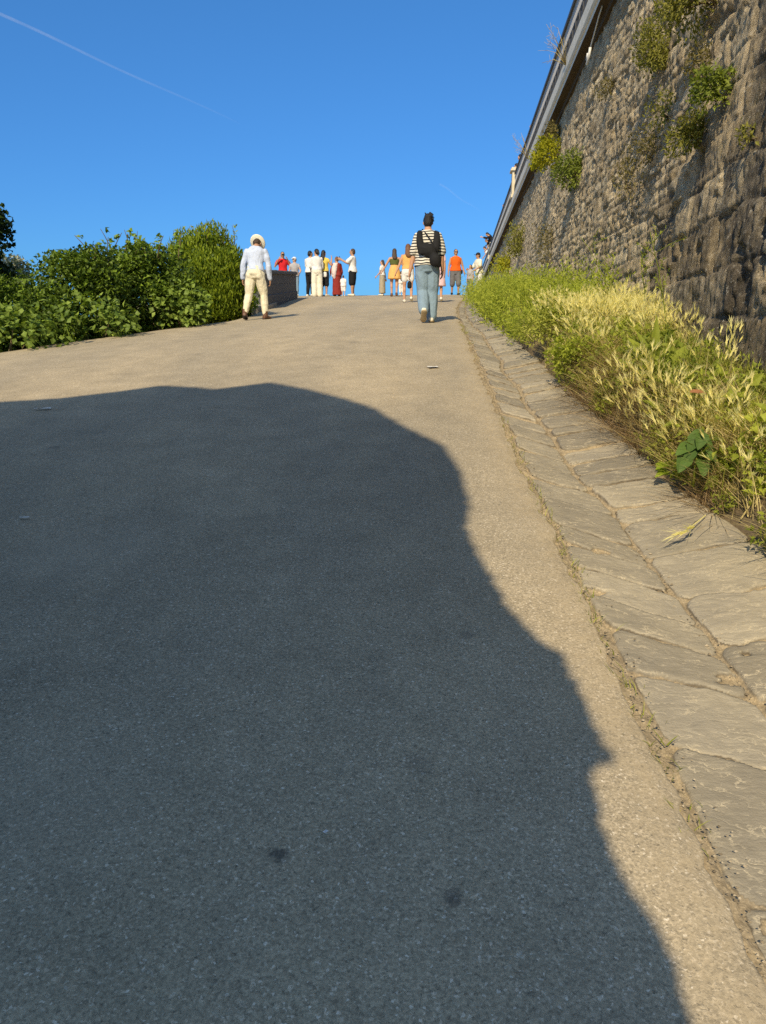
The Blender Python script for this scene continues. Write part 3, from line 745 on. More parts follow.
def build_shade_tree():
    r = np.random.default_rng(77)
    hx = np.array([-math.sin(SUN_AZ), -math.cos(SUN_AZ), 0]); side = np.array([math.cos(SUN_AZ), -math.sin(SUN_AZ), 0])
    B = 1.6
    pts = []
    for x, y in SHADOW:
        p = np.array([x, y, float(zroad(y, x)) + 0.012])
        t = (B - p @ hx) / (TO_SUN @ hx)
        q = p + TO_SUN * t
        pts.append((q @ side, q[2]))
    poly = np.array(pts)
    top = poly[:, 1].max()
    lo = poly[:, 1].min()
    full = np.concatenate([poly, [[poly[-1, 0] - 0.5, lo - 1.0], [poly[-1, 0] - 2.5, lo - 1.6], [-9.5, lo - 1.6], [-10.5, lo], [-10.0, poly[0, 1] - 0.6]]])
    def inside(U, Wz):
        c = np.zeros(len(U), bool); n = len(full); j = n - 1
        for i in range(n):
            xi, yi = full[i]; xj, yj = full[j]
            hit = ((yi > Wz) != (yj > Wz)) & (U < (xj - xi) * (Wz - yi) / (yj - yi + 1e-12) + xi)
            c ^= hit; j = i
        return c
    def edge_dist(U, Wz):
        dmin = np.full(len(U), 1e9)
        for i in range(len(full)):
            a = full[i]; b = full[(i + 1) % len(full)]; ab = b - a
            t = np.clip(((U - a[0]) * ab[0] + (Wz - a[1]) * ab[1]) / (ab @ ab + 1e-9), 0, 1)
            dmin = np.minimum(dmin, np.hypot(U - a[0] - t * ab[0], Wz - a[1] - t * ab[1]))
        return dmin
    trunk_s = float(poly[:, 0].mean()) - 1.6
    gp = hx * B + side * trunk_s
    gz = float(zroad(gp[1], gp[0])) if True else 0
    base = (float(gp[0]), float(gp[1]), gz - 0.1)
    root = empty('shade_tree', base, 'broad leafy tree behind the viewer that throws the big shadow over the road', 'tree')
    b = np.array(base)
    mb = MB()
    for cnt, size, lo_d, hi_d in ((40000, 0.24, 0.14, 99), (60000, 0.10, 0.055, 0.5), (90000, 0.036, 0.012, 0.10)):
        U = r.uniform(full[:, 0].min(), full[:, 0].max(), cnt * 6); W = r.uniform(full[:, 1].min(), full[:, 1].max(), cnt * 6)
        k = inside(U, W); U = U[k]; W = W[k]; e = edge_dist(U, W); k = (e > lo_d) & (e < hi_d); U = U[k][:cnt]; W = W[k][:cnt]
        dep = np.abs(r.normal(0, 0.75, len(U))) * np.clip(edge_dist(U, W) * 0.8 + 0.1, 0.1, 1.6)
        P = hx * B + side * U[:, None] + np.array([0, 0, 1.0]) * W[:, None] + TO_SUN * dep[:, None] - b
        m = len(P)
        Dr = np.cross(rand_unit(m, r), TO_SUN); Dr /= np.linalg.norm(Dr, axis=1)[:, None]
        V, F, A = leaf_mesh(P - Dr * size * .45, Dr + .3 * rand_unit(m, r), TO_SUN + .5 * rand_unit(m, r), size * r.uniform(0.7, 1.2, m), size * 0.8 * r.uniform(0.7, 1.2, m), np.clip(r.normal(.5, .2, m), 0, 1))
        mb.add(V, F, A)
    mb.build('crown', M['leaf_dark'], root, smooth=False)
    tb = MB()
    tb.tube([[0, 0, -0.3], [0.1, 0, 1.8], [0.2, 0.05, 3.6]], [0.38, 0.28, 0.22], 12)
    for i in range(12):
        U = r.uniform(poly[:, 0].min() + 0.5, poly[:, 0].max() - 1.0); W = r.uniform(lo, top - 0.8)
        if not inside(np.array([U]), np.array([W]))[0]: continue
        e = hx * B + side * U + np.array([0, 0, 1.0]) * W - b
        s = np.array([0.15, 0.03, r.uniform(2.4, 3.6)])
        tb.tube([s, s * .5 + e * .5 + r.normal(0, .15, 3), e], [0.13, 0.08, 0.03], 6)
    tb.build('trunk', M['bark'], root)

# ------------------------------------------------------------------ grasses and weeds on the bank
def blades(mb, P, height, width, lean, curve, rnd, r, taper=True):
    n = len(P); az = r.uniform(0, 2 * np.pi, n)
    h = np.broadcast_to(height, (n,)); w = np.broadcast_to(width, (n,))
    hd = np.stack([np.cos(az), np.sin(az), 0 * az], -1)
    sd = np.stack([-np.sin(az + r.normal(0, .8, n)), np.cos(az + r.normal(0, .8, n)), 0 * az], -1)
    lv = []
    for i, t in enumerate((0.0, 0.4, 0.75, 1.0)):
        c = P + np.array([0, 0, 1.0]) * (h * t * (1 - 0.25 * curve * t))[:, None] + hd * (h * (lean * t + curve * t * t * 0.6))[:, None]
        ww = (w * (1.0, 0.85, 0.55, 0.0)[i])[:, None]
        if i < 3: lv += [c - sd * ww / 2, c + sd * ww / 2]
        else: lv += [c]
    V = np.stack(lv, 1).reshape(-1, 3); i = np.arange(n)[:, None] * 7
    A = np.repeat(rnd, 7)
    mb.add(V, i + np.array([[0, 1, 3, 2]]), A)
    off = mb.n - len(V)
    mb.f.setdefault(4, []).append(i + np.array([[2, 3, 5, 4]]) + off)
    mb.f.setdefault(3, []).append(i + np.array([[4, 5, 6]]) + off)
    tip = lv[-1]; dirn = lv[-1] - (lv[-2] + lv[-3]) / 2
    return tip, dirn / (np.linalg.norm(dirn, axis=1)[:, None] + 1e-9)

def ears(mb, tip, dirn, ln, r):
    n = len(tip); rnd = np.clip(r.normal(0.55, 0.2, n), 0, 1)
    d = dirn + np.stack([r.normal(0, .2, n), r.normal(0, .2, n), r.normal(-0.05, .15, n)], -1); d /= np.linalg.norm(d, axis=1)[:, None]
    ln = np.broadcast_to(ln, (n,)) * r.uniform(0.75, 1.2, n)
    side = np.cross(d, rand_unit(n, r)); side /= np.linalg.norm(side, axis=1)[:, None]; s2 = np.cross(d, side)
    for sv in (side, s2, side * .7 + s2 * .7):
        N = np.cross(d, sv)
        V, F, A = leaf_mesh(tip - d * ln[:, None] * 0.2, d, N, ln * 0.78, ln * 0.15, rnd, 0.1, 0.0)
        mb.add(V, F, A)
    for k in range(9):                                           # awns
        a = d + (side * r.normal(0, .24, n)[:, None] + s2 * r.normal(0, .24, n)[:, None])
        st = tip + d * (ln * r.uniform(-0.05, 0.45, n))[:, None]
        V, F, A = leaf_mesh(st, a, s2, ln * r.uniform(.5, .8, n), 0.0035, rnd, 0.0, 0.0)
        mb.add(V, F, A)

def bank_samples(n, d0, d1, t0, t1, r, dpow=1.0):
    d = d0 + (d1 - d0) * r.random(n) ** dpow
    w = xwall(d, 0.0) - xb(d)
    x = xb(d) + w * (t0 + (t1 - t0) * r.random(n))
    return np.stack([x, d, zbank(d, x)], -1)

def ragged(P, amount=1.0):
    d = P[:, 1]; t = (P[:, 0] - xb(d)) / (xwall(d, 0.0) - xb(d))
    return P[t > amount * (0.05 + 0.50 * np.maximum(0, fbm(d * 1.7, 0 * d, 3, 470)) + 0.16 * fbm(d * 6, 0 * d, 2, 471))]

def build_grass():
    r = np.random.default_rng(12)
    # ---- green blades under everything
    def patchy(P, sc, seed, thr): return P[fbm(P[:, 0] * sc, P[:, 1] * sc, 3, seed) > thr]
    mb = MB()
    P = ragged(patchy(bank_samples(23000, 2.4, 9.8, 0.0, 0.98, r, 1.2), 2.2, 420, -.05))
    tt = (P[:, 0] - xb(P[:, 1])) / (xwall(P[:, 1], 0.0) - xb(P[:, 1]))
    P = P[r.random(len(P)) < np.clip(0.12 + 0.6 * sstep(3.4, 5.2, P[:, 1]) + 0.5 * sstep(.2, .7, tt), 0, .55)]
    h = r.uniform(0.08, 0.27, len(P)); blades(mb, P, h, r.uniform(.004, .009, len(P)), r.uniform(0, .5, len(P)), r.uniform(0.1, .9, len(P)), r.random(len(P)), r)
    P = bank_samples(5000, 8, 24, 0.1, 0.98, r); h = r.uniform(.1, .28, len(P))
    blades(mb, P, h, .011, r.uniform(0, .35, len(P)), r.uniform(0.1, .6, len(P)), r.random(len(P)), r)
    tag(mb.build('green_grass', M['grass'], smooth=False), 'green grass blades growing among the dry barley on the bank', 'grass', kind='stuff')
    # ---- wall barley with pale ears
    mb = MB(); eb = MB()
    P = bank_samples(5200, 2.6, 9.6, 0.16, 0.99, r, 1.1)
    P = P[fbm(P[:, 0] * 3.2, P[:, 1] * 2.6, 3, 401) > -0.01]
    P2 = patchy(bank_samples(900, 4.2, 8.8, 0.04, 0.25, r), 2, 430, .03); P3 = patchy(bank_samples(260, 2.6, 4.4, .12, .4, r), 3, 431, 0.02)
    P = np.concatenate([P, P2, P3])
    n = len(P); h = r.uniform(.14, .35, n) * (0.75 + .25 * sstep(2.6, 4.5, P[:, 1]))
    tip, dn = blades(mb, P, h, r.uniform(.003, .005, n), r.uniform(0, .35, n), r.uniform(0.1, .55, n), r.random(n), r)
    ears(eb, tip, dn, 0.080, r)
    root = mb.build('barley_grass', M['straw'], smooth=False)
    tag(root, 'dry yellow wild barley with bristly ears covering the bank', 'wild barley', kind='stuff')
    eb.build('ears', M['ear'], root, smooth=False)
    # ---- dry straw in patches
    mb = MB()
    P = ragged(patchy(bank_samples(12000, 2.2, 8.8, -0.01, 0.40, r, 1.1), 2.6, 440, .0), .7)
    n = len(P); blades(mb, P, r.uniform(.08, .28, n), r.uniform(.003, .006, n), r.uniform(0.1, 1.3, n), r.uniform(0.4, 1.8, n), r.random(n), r)
    P = patchy(bank_samples(3600, 3, 11, 0.3, 0.98, r), 2.2, 441, 0.0); n = len(P)
    blades(mb, P, r.uniform(.10, .30, n), r.uniform(.003, .006, n), r.uniform(0.0, .9, n), r.uniform(0.2, 1.3, n), r.random(n), r)
    tag(mb.build('dry_straw', M['straw'], smooth=False), 'dry straw drooping over the front of the bank', 'dry grass', kind='stuff')
    mb = MB()
    P = patchy(bank_samples(15000, 1.8, 7.8, -0.03, 0.32, r, 1.0), 3.0, 442, .02); n = len(P)
    P[:, 2] -= r.uniform(0, 0.16, n) * (P[:, 0] < xb(P[:, 1]) + .12)
    blades(mb, P, r.uniform(.08, .26, n), r.uniform(.003, .006, n), r.uniform(-.1, 1.2, n), r.uniform(0.9, 2.6, n), r.random(n), r)
    tag(mb.build('dead_stalks', M['dead'], smooth=False), 'brown dead stalks matted on the steep front of the bank', 'dead stalks', kind='stuff')
    # ---- tufts that lean out over the gutter
    tb = MB()
    for d_ in (2.75, 3.1, 3.62, 4.5, 4.9, 5.25, 5.7, 6.1, 7.1, 7.5, 8.5, 8.9):
        m = int(r.uniform(30, 70)); P = np.stack([xb(d_) + r.normal(.05, .03, m), d_ + r.normal(0, .05, m), np.full(m, float(zr(d_))) + r.uniform(.02, .24, m)], -1)
        az0 = r.uniform(0, 1)
        st = np.random.default_rng(int(d_ * 100)); blades(tb, P, r.uniform(.10, .30, m), r.uniform(.003, .007, m), r.uniform(.2, 1.2, m), r.uniform(.6, 2.0, m), np.clip(r.normal(az0, .2, m), 0, 1), st)
    tag(tb.build('overhanging_grass', M['straw'], smooth=False), 'dry grass tufts hanging over the gutter from the foot of the bank', 'grass', kind='stuff')
    # ---- leafy ground cover
    mb = MB()
    for (d0, d1, t0, t1, nc, sz, hh) in ((2.3, 4.4, 0.10, 0.45, 26, .036, .09), (4.4, 9.0, 0.0, .42, 80, .036, .12), (2.4, 9.0, .4, .98, 55, .034, .12), (2.6, 7.0, 0, .12, 34, .03, .07), (2.5, 8.0, .05, .75, 42, .075, .12)):
        C = ragged(bank_samples(int(nc * 1.3), d0, d1, t0, t1, r), .6)
        for c in C:
            m = int(r.uniform(40, 110) * (1 if sz < .05 else .35)); rad = r.uniform(.06, .15); s_ = sz * r.uniform(.6, 1.5); asp = r.uniform(.3, .8)
            P = c + rand_unit(m, r) * np.array([rad, rad, hh]) * r.random(m)[:, None] ** .5 + np.array([0, 0, hh * 0.8])
            V, F, A = leaf_mesh(P, rand_unit(m, r) + np.array([0, 0, .4]), rand_unit(m, r) * .7 + np.array([0, -.3, 1]), s_ * r.uniform(.6, 1.3, m), s_ * asp * r.uniform(.7, 1.2, m), np.clip(r.normal(r.uniform(.25, .8), .18, m), 0, 1))
            mb.add(V, F, A)
    tag(mb.build('weed_cover', M['weed'], smooth=False), 'small leafed green weeds spread through the grass of the bank', 'weeds', kind='stuff')
    # ---- feathery bright weeds that crowd the far half of the bank
    mb = MB()
    for (nc, d0, d1, t0, t1, hh, rad0) in ((75, 9.4, 20, -0.02, .95, .27, .21), (75, 19, 31, 0.0, .95, .33, .28), (22, 8.2, 11.5, .25, .95, .26, .16), (20, 8.6, 13, -0.05, .2, .20, .17)):
        C = bank_samples(nc, d0, d1, t0, t1, r)
        for c in C:
            rad = rad0 * r.uniform(.6, 1.4); h2 = hh * r.uniform(.5, 1.5); tone = r.uniform(.3, .8)
            for st in range(int(r.uniform(12, 20))):             # each clump is a sheaf of leafy shoots
                u = rand_unit(1, r)[0]; u[2] = abs(u[2]) + .7; u /= np.linalg.norm(u)
                L = h2 * 1.7 * r.uniform(.6, 1.15); m = 15; q = r.uniform(.15, 1, m)
                P = c + np.array([r.normal(0, rad * .4), r.normal(0, rad * .4), 0]) + u * (L * q)[:, None] + r.normal(0, .02, (m, 3))
                V, F, A = leaf_mesh(P, u * .8 + rand_unit(m, r) * .8, rand_unit(m, r) + [0, -.3, .7], r.uniform(.035, .075, m), r.uniform(.010, .022, m), np.clip(r.normal(tone, .15, m) + (q - .5) * .4, 0, 1))
                mb.add(V, F, A)
    tag(mb.build('feathery_weeds', M['weed_bright'], smooth=False), 'bright green feathery weeds crowding the far part of the bank below the wall', 'weeds', kind='stuff')
    # ---- small tufts in the asphalt joint and blown straw
    mb = MB()
    d = r.uniform(1.6, 12, 900); cl = fbm(d * 1.3, 0 * d, 3, 410) > 0.06; d = d[cl]
    P = np.stack([xe(d) + r.normal(.02, .025, len(d)), d, zr(d) - .01], -1); n = len(P)
    blades(mb, P, r.uniform(.015, .05, n), r.uniform(.002, .004, n), r.uniform(0, .8, n), r.uniform(.2, 1.2, n), r.random(n), r)
    tag(mb.build('joint_grass', M['grass'], smooth=False), 'tiny grass tufts in the seam between asphalt and gutter stones', 'grass', kind='stuff')
    # ---- gravel and grit along the seam
    mb = MB(); m = 3600
    d = 0.9 + 11 * r.random(m) ** 1.6; x = xe(d) + r.normal(.0, .045, m)
    pick = r.random(m) < .35
    x = np.where(pick, xe(d) + .45 * (xb(d) - xe(d)) + r.normal(0, .05, m), x)
    z = zr(d) + np.where(pick, -.055, -.004); s = r.uniform(.0012, .0048, m) * np.where(r.random(m) < .05, 2, 1)
    base = np.array([[1, 0, 0], [-1, 0, 0], [0, 1, 0], [0, -1, 0], [0, 0, 1], [0, 0, -1]], float)
    fo = np.array([[0, 2, 4], [2, 1, 4], [1, 3, 4], [3, 0, 4], [2, 0, 5], [1, 2, 5], [3, 1, 5], [0, 3, 5]])
    V = (base[None] * (1 + r.normal(0, .25, (m, 6, 3)))) * s[:, None, None] * np.array([1.2, 1, .7]) + np.stack([x, d, z + s * .4], -1)[:, None]
    mb.add(V.reshape(-1, 3), (fo[None] + np.arange(m)[:, None, None] * 6).reshape(-1, 3), np.repeat(r.random(m), 6))
    k = NT('grit'); a = k.attr('rnd'); k.bsdf(k.ramp(a, [(0, (.15, .12, .08)), (.7, (.36, .29, .19)), (1, (.5, .42, .3))]), .9)
    tag(mb.build('gravel', k.m, smooth=False), 'loose grit lying in the gutter joints and along the asphalt edge', 'gravel', kind='stuff')

def big_leaf(mb, base, dirn, normal, ln, wd, r, rnd=0.5, curl=0.35, lobes=7):
    d = np.array(dirn, float); d /= np.linalg.norm(d); n = np.array(normal, float); s = np.cross(d, n); s /= np.linalg.norm(s); n = np.cross(s, d)
    V = []; prof = np.sin(np.pi * np.linspace(0.04, 1, lobes) ** 0.75) ** 0.8
    for i, t in enumerate(np.linspace(0, 1, lobes)):
        c = np.array(base) + d * ln * t - n * ln * curl * t * t
        w = wd / 2 * max(prof[i], 0.02)
        for q in (-1, -.5, 0, .5, 1): V.append(c + s * w * q + n * (abs(q) * w * .35 + (0.05 * wd * math.sin(i * 2.1) * abs(q))))
    mb.add(np.array(V), grid_faces(lobes, 5), rnd)

def build_weeds():
    r = np.random.default_rng(33)
    def gz(d, x): return float(zbank(d, x))
    # broad dark leaves hanging over the gutter
    d, x = 4.0, 1.64; z = float(zr(d)) + 0.15
    root = empty('broadleaf_plant', (x, d, z), 'dark green broad leaved plant hanging over the gutter edge', 'plant')
    for i in range(15):
        a = r.uniform(-2.9, 0.1); dv = [math.cos(a) * .75 - .1, math.sin(a) * .6, r.uniform(-1.1, .15)]
        mb = MB(); big_leaf(mb, np.array([r.normal(0, .03), r.normal(0, .03), .07 + .010 * i]) + np.array([math.cos(a), math.sin(a), 0]) * r.uniform(0, .07), dv, [dv[0] * .3, -.8, .7], r.uniform(.09, .13), r.uniform(.055, .08), r, r.uniform(.2, 1), .3)
        mb.build('leaf', M['leaf_broad'], root)
    st = MB(); st.tube([[0, 0, -.08], [0, -.01, .05], [.01, -.02, .18]], [.008, .007, .004], 5); st.build('stem', M['weed'], root)
    # lime green lettuce-like weed left of it
    d, x = 4.25, 1.60; z = gz(d, x) + 0.03
    root = empty('lime_weed', (x, d, z), 'small lime green weed beside the dark broad leaved plant', 'weed')
    for i in range(8):
        a = r.uniform(-3.6, -.8); dv = [math.cos(a), math.sin(a) * .7, r.uniform(.0, .5)]
        mb = MB(); big_leaf(mb, np.array([0, 0, .02 + .008 * i]), dv, [-.1, -.4, 1], r.uniform(.08, .13), r.uniform(.04, .06), r, r.uniform(.3, 1), .3)
        mb.build('leaf', M['leaf_lime'], root)
    # withered reddish leaf
    d, x = 4.3, 1.80; z = gz(d, x) + 0.24
    mb = MB(); big_leaf(mb, [0, 0, 0], [1, -.1, .12], [-.1, -.55, 1], .10, .04, r, .2, .25)
    tag(mb.build('withered_leaf', M['leaf_red'], loc=(x - .1, d, z)), 'withered reddish leaf lying on the grass above the broad leaved plant', 'leaf')
    # upright dock with two big leaves
    d, x = 5.75, 1.98; z = gz(d, x)
    root = empty('dock_plant', (x, d, z), 'dock plant with large upright pale green leaves in the barley', 'plant')
    for dv, l_, w_ in (([.03, -.1, 1], .34, .062), ([-.75, -.1, .75], .27, .06), ([-.5, .0, .95], .27, .05), ([.5, -.2, .6], .18, .05)):
        mb = MB(); big_leaf(mb, [0, 0, .05], dv, [.1, -1, .35], l_, w_, r, r.uniform(.5, 1), .12)
        mb.build('leaf', M['weed'], root)
    # three tall stems
    def tall(label, d, x, h, tilt, seed, mat='weed', n=70):
        rr = np.random.default_rng(seed); z = gz(d, x)
        root = empty('tall_weed', (x, d, z), label, 'weed', 'tall thin weeds in front of the wall')
        st = MB(); lf = MB()
        t = np.linspace(0, 1, 7); pts = np.stack([tilt * h * t * (0.6 + .4 * t), 0 * t, h * t * (1 - .1 * t)], -1) + rr.normal(0, .008, (7, 3)) * t[:, None]
        st.tube(pts, np.linspace(.006, .0025, 7), 5)
        for i in range(9):
            q = rr.uniform(.3, .95); a = np.array([np.interp(q, t, pts[:, k]) for k in range(3)])
            e = a + np.array([rr.normal(0, .09), rr.normal(0, .06), rr.uniform(.06, .2)]); st.tube([a, (a + e) / 2 + [0, 0, .01], e], [.003, .0025, .0015], 4)
            P = a + (e - a) * rr.uniform(.3, 1.1, (n // 9, 1)); m = len(P)
            V, F, A = leaf_mesh(P, rand_unit(m, rr) + [0, 0, .3], rand_unit(m, rr) + [0, -.5, .5], .035, .012, rr.uniform(.3, 1, m)); lf.add(V, F, A)
        st.build('stem', M[mat], root); lf.build('foliage', M[mat], root, smooth=False)
    tall('tall pale weed stem leaning left in front of the wall, centre', 8.2, 2.42, 0.92, -.45, 1)
    tall('tall thin weed stem leaning left before the dark part of the wall', 6.4, 2.32, 0.98, -.22, 2)
    tall('short thin weed stem at the wall foot between the two taller ones', 7.4, 2.45, 0.72, -.12, 3)
    # leafy weed at the foot of the bank nearest the camera
    d, x = 3.25, 1.74; z = float(zr(d))
    plant('leafy_weed', 'green leafy weed with thin grass at the foot of the bank, nearest the camera', 'weed', (x, d, z), (x + .02, d, z + .13), (.11, .12, .12), 330, .035, .022, M['weed'], 41, None, clumps=10, stem_r=.004, lobes=.45)
    d, x = 6.6, 1.62; z = float(zr(d))
    plant('leafy_weed', 'rounded bright green weed clump leaning over the gutter, halfway along the bank', 'weed', (x, d, z), (x + .05, d, z + .24), (.24, .26, .22), 1500, .05, .026, M['weed_bright'], 42, None, clumps=16, stem_r=.006, lobes=.4)
    plant('leafy_weed', 'yellow green weed clump beyond the rounded one, over the gutter', 'weed', (1.64, 8.0, float(zr(8.0))), (1.70, 8.0, float(zr(8.0)) + .28), (.26, .3, .24), 1400, .055, .022, M['grass'], 43, None, clumps=16, stem_r=.006, lobes=.4)
    # fallen stalk with ears on the gutter
    mb = MB(); zz = float(zr(3.55))
    mb.tube([[1.60, 3.72, zz + .05], [1.50, 3.6, zz + .035], [1.40, 3.46, zz + .03]], [.003, .003, .002], 4)
    eb = np.array([[1.40, 3.46, zz + .03], [1.46, 3.52, zz + .04]]); ears(mb, eb, np.array([[-.8, -.7, .05], [-.5, -.8, .1]]), .13, r)
    tag(mb.build('fallen_stalk', M['ear'], smooth=False), 'fallen barley stalk lying across the gutter stones below the broad leaved plant', 'stalk')

def build_wall_plants():
    G = 'plants rooted in the stone wall'
    S = [
        # along, height, radius along, radius up, stand-off, leaves, leaf length, leaf width, material, label
        (14.5, 2.86, .30, .42, .20, 1500, .070, .026, 'leaf_wall_green', 'bright green fern-like plant on the wall, right of the yellow plant'),
        (18.3, 3.97, .40, .46, .30, 1200, .09, .042, 'leaf_gold', 'yellow leaved plant on the wall just under the cornice'),
        (8.8, 2.90, .24, .27, .18, 1700, .05, .018, 'leaf_wall', 'dense yellowish green cushion plant high on the wall'),
        (7.1, 2.72, .30, .22, .24, 1500, .05, .020, 'leaf_wall', 'bushy plant with woody runners at the top border of the photo'),
        (6.8, 1.60, .20, .20, .14, 900, .045, .020, 'leaf_wall', 'olive plant on the wall above the stone ledge, lower of the two'),
        (6.35, 1.80, .16, .24, .13, 800, .045, .022, 'leaf_wall_green', 'green plant on the right part of the wall, upper of the two'),
        (11.8, 3.43, .28, .13, .12, 300, .055, .018, 'leaf_dusty', 'small dusty plant on the wall below the hose'),
        (18.6, 4.50, .30, .22, .20, 420, .08, .028, 'leaf_dusty', 'brownish dry plant hanging under the cornice above the yellow plant'),
        (26.7, 3.2, .8, .75, .24, 1100, .11, .04, 'leaf_wall', 'straggling pale green plant low on the far part of the wall'),
        (33.0, 2.9, .8, .48, .34, 900, .12, .05, 'leaf_gold', 'yellow green plant at the far end of the wall above the weeds'),
        (8.7, 1.85, .30, .40, .08, 420, .045, .018, 'leaf_dusty', 'dusty creeper hanging down the middle of the wall'),
        (7.05, 2.20, .20, .22, .09, 330, .045, .018, 'leaf_dusty', 'sparse dusty creeper below the bushy plant at the top'),
        (5.6, 1.33, .12, .12, .05, 60, .04, .02, 'leaf_wall', 'few yellowed leaves on the wall near the right border'),
        (9.6, 1.75, .26, .34, .08, 260, .045, .018, 'leaf_dusty', 'sparse olive creeper halfway up the wall in its shaded furrow'),
        (17.6, 1.7, .5, .8, .12, 600, .07, .026, 'leaf_dusty', 'thin grey green creeper trailing down the far wall'),
        (8.2, 2.14, .22, .30, .08, 260, .045, .02, 'leaf_wall', 'loose green sprigs on the wall between the cushion plant and the ledge')]
    for i, (d, z, rs, rz, out, n, ln, wd, m, lab) in enumerate(S):
        b = wall_point(d, z, 0.0); c = wall_point(d, z, out * .7)
        plant('wall_shrub', lab, 'wall plant', tuple(b), tuple(c), (out * 1.0, rs * 1.0, rz * 1.0), n, ln, wd, M[m], 500 + i, G, clumps=13, lobes=0.46, stem_r=0.008, up=0.3, stem_n=5, twigs='twigs')
    # wiry dry plants on the cornice
    for j, (d, lab) in enumerate(((16.3, 'dry wiry plant growing from the cornice, nearer one'), (24.2, 'dry wiry plant growing from the cornice beside the yellow plant'))):
        r = np.random.default_rng(600 + j); p = wall_point(d, 5.2, .27); mb = MB()
        for k in range(8):
            e = np.array([-r.uniform(.1, .55), r.normal(0, .3), r.uniform(.2, .75)]); mid = e * .5 + [0, 0, .08]
            mb.tube([[0, 0, 0], mid, e], [.008, .006, .003], 4)
            for q in range(4):
                a = e * r.uniform(.5, 1); mb.tube([a, a + r.normal(0, .07, 3) + [0, 0, .06]], [.004, .002], 3)
        root = empty('cornice_plant', tuple(p), lab, 'wall plant', G); mb.build('stem', M['straw'], root)

